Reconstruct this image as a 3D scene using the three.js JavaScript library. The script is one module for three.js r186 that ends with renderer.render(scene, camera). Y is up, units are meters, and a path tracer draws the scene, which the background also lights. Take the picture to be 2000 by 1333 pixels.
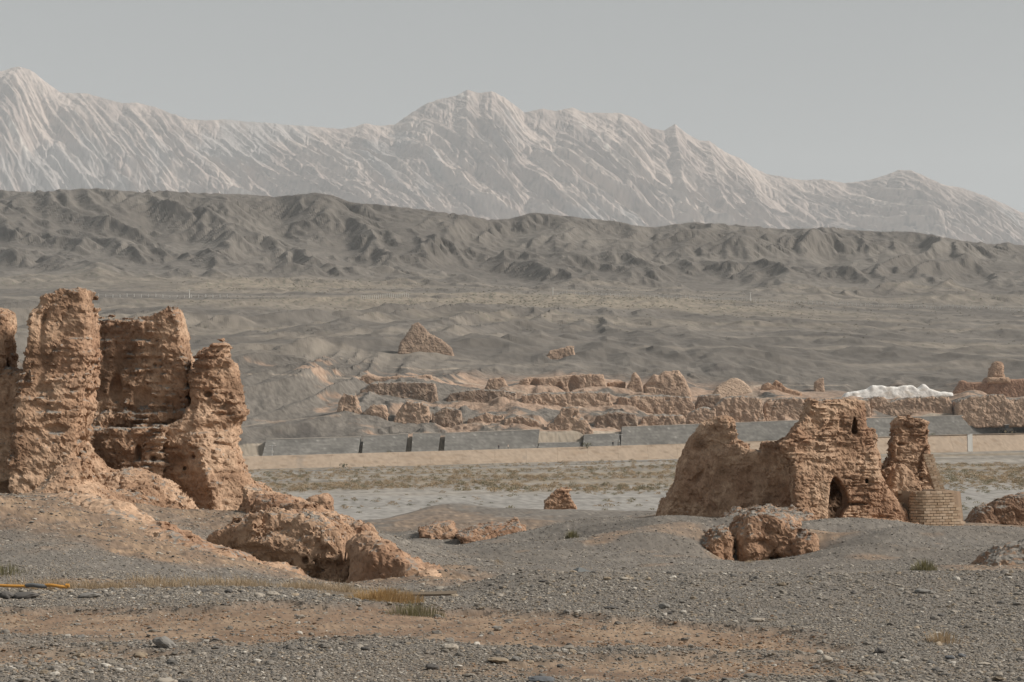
import * as THREE from 'three';
import { mergeGeometries } from 'three/addons/utils/BufferGeometryUtils.js';

// ---------------------------------------------------------------- camera, sky, sun, exposure
const scene = new THREE.Scene();
const IW = 2000, IH = 1333, F = 3800, EYE = 1.7;
const PITCH = Math.atan((850 - IH / 2) / F);
const camera = new THREE.PerspectiveCamera(2 * Math.atan(IH / 2 / F) * 180 / Math.PI, IW / IH, 0.5, 30000);
camera.position.set(0, EYE, 0);
camera.rotation.x = PITCH;
const renderer = new THREE.WebGLRenderer({ antialias: true });
renderer.setSize(1024, 682);
renderer.toneMapping = THREE.LinearToneMapping;
renderer.toneMappingExposure = 2.2;
renderer.shadowMap.enabled = true;
const SKY_LEVEL = 0.24;
{ // even overcast sky: a little paler low down, soft mottling
  const w = 512, h = 256, data = new Float32Array(w * h * 4);
  for (let j = 0; j < h; j++) {
    const el = ((j + 0.5) / h - 0.5) * 180;
    const k = Math.exp(-Math.max(el, 0) / 5.5);
    for (let i = 0; i < w; i++) {
      const a = i / w * Math.PI * 2, o = (j * w + i) * 4;
      const m = 1 + 0.025 * Math.sin(a * 3 + el * 0.11) * Math.sin(el * 0.17 + a) + 0.015 * Math.sin(a * 7 - el * 0.23);
      const L = SKY_LEVEL * (0.58 + 0.7 * k) * m;
      data[o] = L * (0.93 + 0.03 * k); data[o + 1] = L * 0.985; data[o + 2] = L * (1.01 - 0.02 * k); data[o + 3] = 1;
    }
  }
  const sky = new THREE.DataTexture(data, w, h, THREE.RGBAFormat, THREE.FloatType);
  sky.mapping = THREE.EquirectangularReflectionMapping; sky.magFilter = THREE.LinearFilter; sky.needsUpdate = true;
  scene.background = sky; scene.environment = sky;
}
const sun = new THREE.DirectionalLight(new THREE.Color().setRGB(1, 0.93, 0.84), 2.4);
sun.position.set(80, 64, -42); sun.target.position.set(0, 0, -50);
sun.castShadow = true; sun.shadow.radius = 20; sun.shadow.mapSize.set(4096, 4096);
Object.assign(sun.shadow.camera, { left: -70, right: 70, top: 70, bottom: -70, near: 1, far: 300 });
scene.add(sun, sun.target);
scene.fog = new THREE.FogExp2(new THREE.Color().setRGB(0.9, 0.93, 0.95), 0.000062);

// ---------------------------------------------------------------- small tools
const { abs, min, max, sqrt, floor, exp, log, sin, cos, PI, pow } = Math;
const hypot = (a, b, c = 0) => sqrt(a * a + b * b + c * c);
const clamp = (v, a = 0, b = 1) => v < a ? a : v > b ? b : v;
const lerp = (a, b, t) => a + (b - a) * t;
const sst = (a, b, v) => { const t = clamp((v - a) / (b - a)); return t * t * (3 - 2 * t); };
function rng(seed) { let s = seed | 0; return () => { s = (s + 0x6d2b79f5) | 0; let t = Math.imul(s ^ (s >>> 15), 1 | s); t = (t + Math.imul(t ^ (t >>> 7), 61 | t)) ^ t; return ((t ^ (t >>> 14)) >>> 0) / 4294967296; }; }
const PT = new Uint8Array(512), GR = new Float32Array(256 * 3);
{ const r = rng(77), p = Array.from({ length: 256 }, (_, i) => i); for (let i = 255; i > 0; i--) { const j = floor(r() * (i + 1)); [p[i], p[j]] = [p[j], p[i]]; }
  for (let i = 0; i < 512; i++) PT[i] = p[i & 255];
  for (let i = 0; i < 256; i++) { const z = r() * 2 - 1, a = r() * 2 * PI, q = sqrt(1 - z * z); GR[i * 3] = q * cos(a); GR[i * 3 + 1] = q * sin(a); GR[i * 3 + 2] = z; } }
function n3(x, y, z) {
  const X = floor(x), Y = floor(y), Z = floor(z), fx = x - X, fy = y - Y, fz = z - Z, xi = X & 255, yi = Y & 255, zi = Z & 255;
  const u = fx * fx * fx * (fx * (fx * 6 - 15) + 10), v = fy * fy * fy * (fy * (fy * 6 - 15) + 10), w = fz * fz * fz * (fz * (fz * 6 - 15) + 10);
  const A = PT[xi] + yi, B = PT[xi + 1] + yi, AA = PT[A] + zi, AB = PT[A + 1] + zi, BA = PT[B & 511] + zi, BB = PT[(B + 1) & 511] + zi;
  const g = (h, a, b, c) => { const k = PT[h & 511] * 3; return GR[k] * a + GR[k + 1] * b + GR[k + 2] * c; };
  const l1 = g(AA, fx, fy, fz), l2 = g(BA, fx - 1, fy, fz), l3 = g(AB, fx, fy - 1, fz), l4 = g(BB, fx - 1, fy - 1, fz);
  const m1 = g(AA + 1, fx, fy, fz - 1), m2 = g(BA + 1, fx - 1, fy, fz - 1), m3 = g(AB + 1, fx, fy - 1, fz - 1), m4 = g(BB + 1, fx - 1, fy - 1, fz - 1);
  const a = l1 + u * (l2 - l1), b = l3 + u * (l4 - l3), c = m1 + u * (m2 - m1), d = m3 + u * (m4 - m3);
  const e = a + v * (b - a), f = c + v * (d - c);
  return 1.5 * (e + w * (f - e));
}
const n2 = (x, y) => n3(x, y, 7.31);
function fbm2(x, y, o) { let s = 0, a = 0.5; for (let i = 0; i < o; i++) { s += a * n2(x, y); x = x * 2.03 + 11.7; y = y * 2.03 - 5.1; a *= 0.5; } return s; }
function fbm3(x, y, z, o) { let s = 0, a = 0.5; for (let i = 0; i < o; i++) { s += a * n3(x, y, z); x = x * 2.03 + 3.7; y = y * 2.03 - 5.1; z = z * 2.03 + 9.2; a *= 0.5; } return s; }
function ridge2(x, y, o) { let s = 0, a = 0.5, w = 1; for (let i = 0; i < o; i++) { let r = 1 - abs(n2(x, y)); r *= r; s += a * r * w; w = clamp(r * 1.4); x = x * 2.07 + 4.4; y = y * 2.07 + 8.3; a *= 0.5; } return s; }
function hsh(i, j, k) { let h = Math.imul(i, 374761393) ^ Math.imul(j, 668265263) ^ Math.imul(k, 2147483647 ^ 0x51ab3); h = Math.imul(h ^ (h >>> 13), 1274126177); return ((h ^ (h >>> 16)) >>> 0) / 4294967296; }

// picture point at a given depth -> the place in the world where that thing stands
const CT = cos(PITCH), ST = sin(PITCH);
function W(px, py, d) { const u = (px - IW / 2) / F, v = (IH / 2 - py) / F, k = d / (CT - v * ST); return new THREE.Vector3(k * u, EYE + k * (v * CT + ST), -d); }

function interp(tab, x) { if (x <= tab[0][0]) return tab[0][1]; for (let i = 1; i < tab.length; i++) if (x <= tab[i][0]) { const [a, b] = tab[i - 1], [c, d] = tab[i]; return b + (d - b) * (x - a) / (c - a); } return tab[tab.length - 1][1]; }

// thin plate spline of height over (bearing, log distance)
function spline(points) {
  const n = points.length, N = n + 3, A = Array.from({ length: N }, () => new Float64Array(N + 1));
  const P = points.map(([x, y, d]) => [x / d, log(d)]);
  const U = (r2) => r2 < 1e-12 ? 0 : r2 * log(r2);
  for (let i = 0; i < n; i++) {
    for (let j = 0; j < n; j++) A[i][j] = U((P[i][0] - P[j][0]) ** 2 + (P[i][1] - P[j][1]) ** 2) + (i === j ? 4e-6 : 0);
    A[i][n] = A[n][i] = 1; A[i][n + 1] = A[n + 1][i] = P[i][0]; A[i][n + 2] = A[n + 2][i] = P[i][1]; A[i][N] = points[i][1] / points[i][2];
  }
  for (let c = 0; c < N; c++) {
    let p = c; for (let r = c + 1; r < N; r++) if (abs(A[r][c]) > abs(A[p][c])) p = r;
    [A[c], A[p]] = [A[p], A[c]];
    for (let r = c + 1; r < N; r++) { const k = A[r][c] / A[c][c]; if (k) for (let q = c; q <= N; q++) A[r][q] -= k * A[c][q]; }
  }
  const s = new Float64Array(N);
  for (let r = N - 1; r >= 0; r--) { let v = A[r][N]; for (let q = r + 1; q < N; q++) v -= A[r][q] * s[q]; s[r] = v / A[r][r]; }
  const PX = Float64Array.from(P, (p) => p[0]), PL = Float64Array.from(P, (p) => p[1]);
  return (x, d) => { const a = x / d, l = log(d); let v = s[n] + s[n + 1] * a + s[n + 2] * l; for (let i = 0; i < n; i++) { const dx = a - PX[i], dl = l - PL[i], r2 = dx * dx + dl * dl; if (r2 > 1e-12) v += s[i] * r2 * log(r2); } return v * d; };
}
const names = new Map();
function numbered(n) { const k = names.get(n) || 0; names.set(n, k + 1); return k ? `${n}_${String(k).padStart(3, '0')}` : n; }
function tag(o, label, category, group, kind) { o.userData = {}; if (label) o.userData.label = label; if (category) o.userData.category = category; if (group) o.userData.group = group; if (kind) o.userData.kind = kind; return o; }
function put(name, geo, mat, parent = scene) { const m = new THREE.Mesh(geo, mat); m.name = parent === scene ? numbered(name) : name; m.castShadow = m.receiveShadow = true; parent.add(m); return m; }
function groupAt(name, v) { const g = new THREE.Group(); g.name = numbered(name); g.position.copy(v); scene.add(g); return g; }
const dull = (o = {}) => new THREE.MeshStandardMaterial({ roughness: 0.97, metalness: 0, ...o });
const earthMat = dull({ vertexColors: true });
const lin = (r, g, b) => new THREE.Color().setRGB(r, g, b);
const mixc = (a, b, t) => [a[0] + (b[0] - a[0]) * t, a[1] + (b[1] - a[1]) * t, a[2] + (b[2] - a[2]) * t];

function sheet(cols, rows, at, color) { // at(i,j) -> [x,y,z]; color(x,y,z,i,j,slope) -> [r,g,b]
  const P = new Float32Array(cols * rows * 3), C = new Float32Array(cols * rows * 3), I = new Uint32Array((cols - 1) * (rows - 1) * 6);
  for (let j = 0, k = 0; j < rows; j++) for (let i = 0; i < cols; i++, k += 3) { const p = at(i, j); P[k] = p[0]; P[k + 1] = p[1]; P[k + 2] = p[2]; }
  for (let j = 0, k = 0; j < rows - 1; j++) for (let i = 0; i < cols - 1; i++) { const a = j * cols + i; I[k++] = a; I[k++] = a + 1; I[k++] = a + cols; I[k++] = a + 1; I[k++] = a + cols + 1; I[k++] = a + cols; }
  const g = new THREE.BufferGeometry(); g.setAttribute('position', new THREE.BufferAttribute(P, 3)); g.setIndex(new THREE.BufferAttribute(I, 1)); g.computeVertexNormals();
  const N = g.attributes.normal.array;
  for (let j = 0, k = 0; j < rows; j++) for (let i = 0; i < cols; i++, k += 3) { const c = color(P[k], P[k + 1], P[k + 2], i, j, N[k], N[k + 1], N[k + 2]); C[k] = c[0]; C[k + 1] = c[1]; C[k + 2] = c[2]; }
  g.setAttribute('color', new THREE.BufferAttribute(C, 3));
  return g;
}

// droplet erosion on a square grid of heights (cells are `cell` metres)
function erode(H, w, h, cell, drops, seed, rate = 0.3, life = 48) {
  const r = rng(seed);
  for (let n = 0; n < drops; n++) {
    let x = 1 + r() * (w - 3), y = 1 + r() * (h - 3), dx = 0, dy = 0, v = 1, water = 1, sed = 0;
    for (let s = 0; s < life; s++) {
      const xi = x | 0, yi = y | 0, fx = x - xi, fy = y - yi, o = yi * w + xi;
      const a = H[o], b = H[o + 1], c = H[o + w], d = H[o + w + 1];
      const gx = (b - a) * (1 - fy) + (d - c) * fy, gy = (c - a) * (1 - fx) + (d - b) * fx;
      dx = dx * 0.15 - gx * 0.85; dy = dy * 0.15 - gy * 0.85;
      const l = hypot(dx, dy); if (l < 1e-6) break; dx /= l; dy /= l;
      const h0 = a * (1 - fx) * (1 - fy) + b * fx * (1 - fy) + c * (1 - fx) * fy + d * fx * fy;
      const nx = x + dx, ny = y + dy; if (nx < 1 || ny < 1 || nx >= w - 2 || ny >= h - 2) break;
      const ni = nx | 0, nj = ny | 0, gx2 = nx - ni, gy2 = ny - nj, q = nj * w + ni;
      const h1 = H[q] * (1 - gx2) * (1 - gy2) + H[q + 1] * gx2 * (1 - gy2) + H[q + w] * (1 - gx2) * gy2 + H[q + w + 1] * gx2 * gy2;
      const dh = h1 - h0, cap = max(-dh / cell, 0.02) * v * water * cell * 1.2;
      if (dh > 0 || sed > cap) {
        const m = dh > 0 ? min(dh, sed) : (sed - cap) * 0.25; sed -= m;
        H[o] += m * (1 - fx) * (1 - fy); H[o + 1] += m * fx * (1 - fy); H[o + w] += m * (1 - fx) * fy; H[o + w + 1] += m * fx * fy;
      } else {
        const m = min((cap - sed) * rate, -dh); sed += m;
        H[o] -= m * (1 - fx) * (1 - fy) * 0.8; H[o + 1] -= m * fx * (1 - fy) * 0.8; H[o + w] -= m * (1 - fx) * fy * 0.8; H[o + w + 1] -= m * fx * fy * 0.8;
        const e = m * 0.05; H[o - 1] -= e; H[o + 2] -= e; H[o - w] -= e; H[o + 2 * w] -= e;
      }
      v = sqrt(max(0.01, v * v - dh / cell * 0.6)); if (v > 3) v = 3; water *= 0.985; x = nx; y = ny;
    }
  }
}
function gridAt(H, w, h, u, v) { u = clamp(u, 0, w - 1.001); v = clamp(v, 0, h - 1.001); const i = u | 0, j = v | 0, fx = u - i, fy = v - j, o = j * w + i; return (H[o] * (1 - fx) + H[o + 1] * fx) * (1 - fy) + (H[o + w] * (1 - fx) + H[o + w + 1] * fx) * fy; }

// ---------------------------------------------------------------- far mountains
const GRIT = [0.15, 0.134, 0.117];
const T0 = Date.now(), stage = (n) => console.log(n, ((Date.now() - T0) / 1000).toFixed(1));
{
  const crest = [[-700, 100], [-300, 175], [0, 138], [15, 132], [30, 130], [55, 138], [75, 155], [110, 180], [125, 182], [160, 182], [200, 193], [235, 202], [260, 200], [300, 210], [330, 222], [365, 233], [400, 235], [440, 233], [470, 237], [520, 240], [560, 244], [610, 247], [660, 252], [690, 248], [710, 241], [740, 246], [770, 243], [800, 222], [830, 203], [860, 193], [890, 187], [912, 175], [935, 182], [960, 178], [985, 190], [1005, 205], [1025, 220], [1060, 212], [1085, 217], [1118, 210], [1145, 220], [1215, 221], [1245, 232], [1270, 250], [1300, 255], [1320, 242], [1345, 262], [1370, 275], [1388, 275], [1420, 298], [1450, 310], [1475, 328], [1500, 340], [1530, 345], [1570, 352], [1610, 350], [1655, 358], [1700, 352], [1735, 342], [1760, 332], [1785, 333], [1815, 346], [1850, 362], [1880, 366], [1930, 383], [1970, 400], [2000, 415], [2300, 470], [2700, 500]];
  const X0 = -3300, X1 = 3300, cx = 7.8, D0 = 7900, D1 = 10100, DC = 9700, cd = 8;
  const w = Math.round((X1 - X0) / cx) + 1, h = Math.round((D1 - D0) / cd) + 1;
  const H = new Float32Array(w * h), base = 200;
  for (let i = 0; i < w; i++) {
    const x = X0 + i * cx, px = 1000 + F * x / DC, top = W(px, interp(crest, px), DC).y;
    for (let j = 0; j < h; j++) {
      const d = D0 + j * cd, s = (d - D0) / (DC - D0);
      let y = s <= 1 ? base + (top - base) * (0.12 + 0.88 * pow(s, 1.15)) : top - (d - DC) * 0.9;
      const q = x + (DC - d) * -0.95, A = 105 * clamp(s <= 1 ? 4 * s * (1 - s) + 0.08 : 0.1);
      const wx = 60 * n2(x * 0.0021, d * 0.0021) + 16 * n2(x * 0.011, d * 0.011), wy = 70 * n2(x * 0.004 + 7, d * 0.004);
      y += A * (ridge2((q + wx) * 0.0062, (d + wy) * 0.0009, 5) - 0.45) * 1.2;
      y += A * 0.3 * (1 - 2.4 * abs(n2((q + wx * 0.5) * 0.021, d * 0.003))) + 9 * (ridge2(x * 0.011 + 4, d * 0.011, 4) - 0.45) + (s < 1 ? 4 * s * (1 - s) : 0) * 130 * n2(x * 0.0013 + 3, d * 0.0011);
      H[j * w + i] = y;
    }
  }
  erode(H, w, h, cx, 45000, 5, 0.2, 40);
  // bring the skyline back to its measured profile
  const corr = new Float32Array(w);
  for (let i = 0; i < w; i++) {
    let best = -1e9, bd = DC; const x = X0 + i * cx;
    for (let j = 0; j < h; j++) { const d = D0 + j * cd, e = (H[j * w + i] - EYE) / d; if (e > best) { best = e; bd = d; } }
    const px = 1000 + F * x / bd; corr[i] = (W(px, interp(crest, px), bd).y - EYE) / (best * bd);
  }
  const cs = corr.map((_, i) => { let s = 0, n = 0; for (let k = -2; k <= 2; k++) if (i + k >= 0 && i + k < w) { s += corr[i + k]; n++; } return s / n; });
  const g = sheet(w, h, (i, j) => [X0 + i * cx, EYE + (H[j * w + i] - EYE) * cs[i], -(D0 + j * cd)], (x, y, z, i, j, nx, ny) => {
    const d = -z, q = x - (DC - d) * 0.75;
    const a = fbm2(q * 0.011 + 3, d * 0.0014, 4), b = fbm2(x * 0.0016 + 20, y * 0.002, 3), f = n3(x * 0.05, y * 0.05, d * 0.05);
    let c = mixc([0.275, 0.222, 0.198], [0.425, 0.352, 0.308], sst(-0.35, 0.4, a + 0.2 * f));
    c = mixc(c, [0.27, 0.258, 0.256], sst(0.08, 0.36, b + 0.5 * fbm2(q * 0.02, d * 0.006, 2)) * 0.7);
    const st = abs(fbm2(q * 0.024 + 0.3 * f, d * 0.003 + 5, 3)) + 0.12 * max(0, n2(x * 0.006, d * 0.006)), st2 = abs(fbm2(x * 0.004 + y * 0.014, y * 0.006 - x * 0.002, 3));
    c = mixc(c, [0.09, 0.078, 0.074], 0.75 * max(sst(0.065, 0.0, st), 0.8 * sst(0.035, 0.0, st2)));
    const screeGlow = fbm2(q * 0.007 + 50, d * 0.0018, 3) + 0.12 * f + 0.42 * sst(800, 380, y) - 0.1; // pale scree fans, weighted low to paint in the haze glow at the base
    c = mixc(c, [0.58, 0.53, 0.475], 0.85 * sst(0.3, 0.42, screeGlow));
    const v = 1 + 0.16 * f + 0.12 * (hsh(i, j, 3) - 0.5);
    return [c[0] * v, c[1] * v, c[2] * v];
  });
  g.deleteAttribute('normal');
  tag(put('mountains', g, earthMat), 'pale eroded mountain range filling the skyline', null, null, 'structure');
  // back slope closes the range
  const gb = sheet(60, 6, (i, j) => { const x = X0 + (X1 - X0) * i / 59, t = j / 5, k = Math.round((w - 1) * i / 59); return [x, lerp(EYE + (H[(h - 1) * w + k] - EYE) * cs[k], -60, t), -(D1 + t * 2200)]; }, (x, y, z, i, j) => [0.4, 0.34, 0.3]);
  tag(put('mountains', gb, earthMat), 'far side of the mountain range', null, null, 'structure');
}
stage('mountains');

// ---------------------------------------------------------------- riverbed plane, bank line and the land beyond it
const bankD = (x) => 640 + (x + 88.4) * 0.416;
const bankAt = (px) => { const u = (px - 1000) / F; return 676.8 / (1 - 0.416 * u); };            // depth where that bearing meets the bank
const river = (x, d) => -8.08 + 0.0189 * x;
const hillCrest = [[-500, 362], [-200, 368], [0, 372], [60, 375], [130, 370], [190, 368], [230, 372], [270, 375], [330, 372], [350, 376], [420, 378], [480, 380], [540, 385], [580, 380], [610, 376], [650, 382], [680, 395], [760, 402], [830, 410], [900, 420], [960, 430], [1000, 427], [1040, 415], [1090, 420], [1150, 427], [1200, 432], [1270, 445], [1310, 440], [1350, 434], [1400, 437], [1460, 441], [1530, 448], [1590, 446], [1620, 444], [1700, 452], [1770, 452], [1830, 460], [1880, 470], [1950, 478], [1965, 473], [2000, 480], [2400, 500]];
const yBase = (px) => lerp(918, 880, (px - 475) / 1525);
const yRevet = [[-300, 912], [475, 893], [1000, 878], [1330, 868], [1820, 851], [2000, 847], [2400, 838]];
const yWallTop = [[-300, 880], [522, 859], [705, 854], [792, 848], [1000, 841], [1050, 840], [1210, 835], [1362, 830], [1694, 816], [1864, 809], [2000, 806], [2400, 798]];
const farPts = [];
const fp = (px, py, d) => { const p = W(px, py, d); farPts.push([p.x, p.y, d]); };
for (const px of [-300, 100, 475, 750, 1000, 1330, 1600, 1820, 2050, 2400]) {
  const b = bankAt(px); fp(px, interp(yRevet, px), b + 9); const y = W(px, interp(yRevet, px), b + 9).y;
  farPts.push([(px - 1000) / F * (b + 22), y + 0.15, b + 22]);
  const t = W(px, interp(yWallTop, px), b + 25); farPts.push([(px - 1000) / F * (b + 30), t.y - 0.8, b + 30]);
}
for (const a of [[420, 860, 700], [480, 800, 750], [440, 740, 830], [520, 690, 930], [600, 780, 760], [560, 720, 850], [690, 742, 800], [780, 748, 805], [850, 749, 806], [950, 752, 815], [1040, 766, 800], [1150, 768, 800], [1250, 772, 805], [1340, 774, 815], [1440, 766, 850], [1550, 770, 850], [1700, 774, 850], [1850, 774, 850], [2000, 774, 850], [2300, 772, 850],
  [690, 800, 735], [780, 800, 735], [870, 795, 742], [1000, 795, 745], [1150, 795, 755], [1300, 800, 760], [1500, 792, 790], [1780, 788, 812], [1950, 790, 805],
  [620, 700, 905], [760, 690, 945], [840, 684, 960], [950, 690, 960], [1090, 690, 965], [1250, 700, 960], [1400, 712, 950], [1600, 722, 950], [1750, 735, 930], [1900, 730, 950], [2100, 720, 960],
  [820, 735, 870], [1000, 738, 880], [1180, 735, 880], [1350, 745, 885], [1550, 750, 890], [1750, 757, 890], [1950, 755, 890],
  [-200, 660, 1150], [100, 650, 1150], [400, 655, 1150], [650, 640, 1150], [900, 645, 1150], [1150, 650, 1150], [1450, 660, 1150], [1750, 680, 1100], [2050, 690, 1080], [2300, 690, 1080],
  [-200, 600, 1420], [200, 598, 1420], [550, 598, 1420], [1000, 600, 1420], [1500, 615, 1400], [2050, 628, 1400], [2300, 630, 1400], [-200, 572, 1640], [300, 565, 1640], [620, 565, 1640], [1000, 572, 1640], [1500, 584, 1640], [2050, 600, 1640],
  [-200, 550, 1800], [150, 540, 1800], [450, 536, 1850], [800, 545, 1880], [1200, 556, 1900], [1600, 562, 1900], [2050, 566, 1900], [2300, 566, 1900]]) fp(...a);
for (const px of [-500, -200, 100, 350, 600, 850, 1100, 1350, 1600, 1850, 2100, 2400]) { const y = interp(hillCrest, px); fp(px, lerp(y, 545, 0.45), 2220); fp(px, y, 2520); const p = W(px, y, 2520); farPts.push([(px - 1000) / F * 2750, p.y - 60, 2750]); }
const farBase = spline(farPts);
const HG = { x0: -960, d0: 1560, c: 3, w: 641, h: 400 };
{
  const { x0, d0, c, w, h } = HG, H = HG.H = new Float32Array(w * h), B = HG.B = new Float32Array(w * h);
  for (let j = 0; j < h; j++) for (let i = 0; i < w; i++) {
    const x = x0 + i * c, d = d0 + j * c, b = farBase(x, d), s = sst(1580, 2180, d) * (1 - 0.85 * sst(2440, 2560, d));
    const q = x + 0.55 * (d - 2200) * sst(500, -500, x) - 0.35 * (d - 2200) * sst(-200, 700, x);
    const wx = 60 * n2(x * 0.004, d * 0.004), wd = 50 * n2(x * 0.004 + 9, d * 0.004 + 4);
    let y = b + s * (36 * (ridge2((q + wx) * 0.0082, (d + wd) * 0.0034, 4) - 0.42) + 8 * (ridge2((q + wx * 0.6) * 0.028, d * 0.010, 2) - 0.42));
    y += 5 * sst(1560, 1750, d) * n2(x * 0.012, d * 0.02);
    B[j * w + i] = b; H[j * w + i] = y;
  }
  erode(H, w, h, c, 260000, 9, 0.3, 60);
  const S = H.slice(); for (let k = 0; k < 1; k++) for (let j = 1; j < h - 1; j++) for (let i = 1; i < w - 1; i++) { const o = j * w + i; H[o] = S[o] * 0.86 + (S[o - 1] + S[o + 1] + S[o - w] + S[o + w]) * 0.035; }
}
stage('hills eroded');
const roadY = (x, d) => { const b = bankD(x), dd = b + 9, px = 1000 + F * x / dd; return W(px, interp(yRevet, px), dd).y + 0.02 * n2(x * 0.3, d * 0.3); };
const memo = (f) => { const m = new Map(); return (x) => { const k = Math.round(x * 4); if (!m.has(k)) m.set(k, f(x)); return m.get(k); }; };
const cacheW = memo((x) => { const d = bankD(x) + 30, px = 1000 + F * x / d; return W(px, interp(yWallTop, px), d - 4).y - 0.6; }), cacheT = memo((x) => farBase(x, 815));
const BG = { x0: -330, d0: 560, c: 1.3, w: 600, h: 360 };
{
  const { x0, d0, c, w, h } = BG, H = new Float32Array(w * h), B = BG.B = new Float32Array(w * h);
  for (let j = 0; j < h; j++) for (let i = 0; i < w; i++) {
    const x = x0 + i * c, d = d0 + j * c, b = farBase(x, d), px = 1000 + F * x / d, left = sst(800, 560, px), u = d - bankD(x), g = sst(26, 45, u) * sst(1000, 850, d);
    const q = x - (d - 720) * lerp(0.1, 0.9, left) + 6 * n2(x * 0.03, d * 0.03);
    const on = 0.4 * sst(640, 800, px) * sst(860, 800, d), right = sst(1330, 1420, px);
    let b2 = b;
    if (on > 0 && u > 24) {
      const xw = x + 16 * n2(x * 0.021 + 3, 5) + 0.25 * (d - 740), yw = cacheW(x), yt = cacheT(x), notch = (k, f) => -20 * pow(max(0, 1 - abs(n2(xw * f + k, k)) * 1.15), 7) * sst(-0.4, 0.4, n2(x * 0.02, k));
      const c1 = 40 + 22 * fbm2(xw * 0.03 + 2, 1, 5) - notch(3, 0.043), c2 = lerp(86, 64, right) + 30 * fbm2(xw * 0.03 + 8, 4, 5) - notch(9, 0.035), aa = lerp(0.42, 0.72, right);
      const pr = 0.06 * sst(28, 40, u) + 0.1 * fbm2(x * 0.06, d * 0.06, 4) + aa * sst(c1 - 2, c1 + 4.5, u) * 0.95 + (1 - aa) * (0.35 * sst(c1 + 3, c2 - 5, u) + 0.65 * sst(c2 - 6, c2 + 3, u));
      b2 = lerp(b, yw + (yt - yw) * clamp(pr), on * sst(24, 30, u));
    }
    B[j * w + i] = b; H[j * w + i] = b2 - 3.4 * sst(690, 790, px) * sst(30, 42, u) * sst(795, 770, d) + g * lerp(1, 0.35, on) * (lerp(8, 13, left) * (ridge2(q * 0.022, d * 0.005 + 3, 3) - 0.4) + 2.2 * fbm2(x * 0.04, d * 0.04, 4) + 1.2 * (0.5 - abs(n2(q * 0.09, d * 0.02))));
  }
  erode(H, w, h, c, 110000, 21, 0.3, 36); BG.H = H;
}
const PG = { x0: -620, d0: 840, c: 3.4, w: 366, h: 284 };
{
  const { x0, d0, c, w, h } = PG, H = new Float32Array(w * h), B = PG.B = new Float32Array(w * h);
  for (let j = 0; j < h; j++) for (let i = 0; i < w; i++) {
    const x = x0 + i * c, d = d0 + j * c, b = farBase(x, d), left = sst(160, -140, x - (d - 1000) * 0.1), k = sst(850, 940, d) * sst(1780, 1560, d);
    const dd = d + 0.22 * x + 26 * n2(x * 0.006, d * 0.006), q = x - lerp(-0.35, 0.75, left) * (d - 900) + 14 * n2(x * 0.012, d * 0.012), flat = sst(1330, 1480, d + x * 0.18);
    B[j * w + i] = b; H[j * w + i] = b + k * (lerp(lerp(7, 17, left), 3, flat) * (ridge2(q * 0.0085 + 8, d * 0.004, 4) - 0.45) + 3.4 * (ridge2(x * 0.006 + 3, dd * 0.013, 3) - 0.45) + 2.2 * (ridge2(x * 0.012 + 13, dd * 0.03, 2) - 0.45) + 1.2 * fbm2(x * 0.03, d * 0.04, 3));
  }
  erode(H, w, h, c, 90000, 33, 0.25, 44); PG.H = H;
}
function farLand(x, d) {
  const b = farBase(x, d), px = 1000 + F * x / d;
  let y = b;
  const bank = bankD(x), u = d - bank;
  if (d < 1750) { // plateau swells lying across the view, and gullied bluffs above the wall
    const k = sst(850, 930, d) * sst(1760, 1640, d), pu = (x - PG.x0) / PG.c, pv = (d - PG.d0) / PG.c;
    if (k > 0) y += k * (1 - 0.85 * sst(62, 22, hypot(x + 42, (d - 930) * 0.7))) * (gridAt(PG.H, PG.w, PG.h, pu, pv) - gridAt(PG.B, PG.w, PG.h, pu, pv) + 0.5 * fbm2(x * 0.12, d * 0.12, 3));
    const g = sst(27, 40, u) * sst(1000, 930, d);
    if (g > 0 && BG.H) { const uu = (x - BG.x0) / BG.c, vv = (d - BG.d0) / BG.c; if (uu > 1 && uu < BG.w - 2 && vv > 1) y += g * (gridAt(BG.H, BG.w, BG.h, uu, vv) - gridAt(BG.B, BG.w, BG.h, uu, vv)); y += g * (0.9 * fbm2(x * 0.09, d * 0.09, 4) + 1.8 * sst(640, 760, px) * sst(860, 800, d) * (ridge2(x * 0.11 + 3, d * 0.11 + y * 0.1, 3) - 0.5)); const st = 4.2, t = y / st + 0.5 * n2(x * 0.03, d * 0.03), fl = floor(t), fr = t - fl; y += g * 0.12 * sst(950, 850, d) * sst(850, 1150, px) * st * (sst(0.5, 0.92, fr) - fr); }
    if (u < 29) y = lerp(roadY(x, d), y, sst(24, 29, u));
    y += 0.25 * fbm2(x * 0.2, d * 0.2, 2) * sst(28, 34, u);
  }
  if (d > HG.d0 + 3) { const t = sst(HG.d0, HG.d0 + 120, d), uu = (x - HG.x0) / HG.c, vv = (d - HG.d0) / HG.c; const e = gridAt(HG.H, HG.w, HG.h, uu, vv) - gridAt(HG.B, HG.w, HG.h, uu, vv); y += t * (e + 2.2 * fbm2(x * 0.035, d * 0.035, 4)); }
  return y;
}
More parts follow.
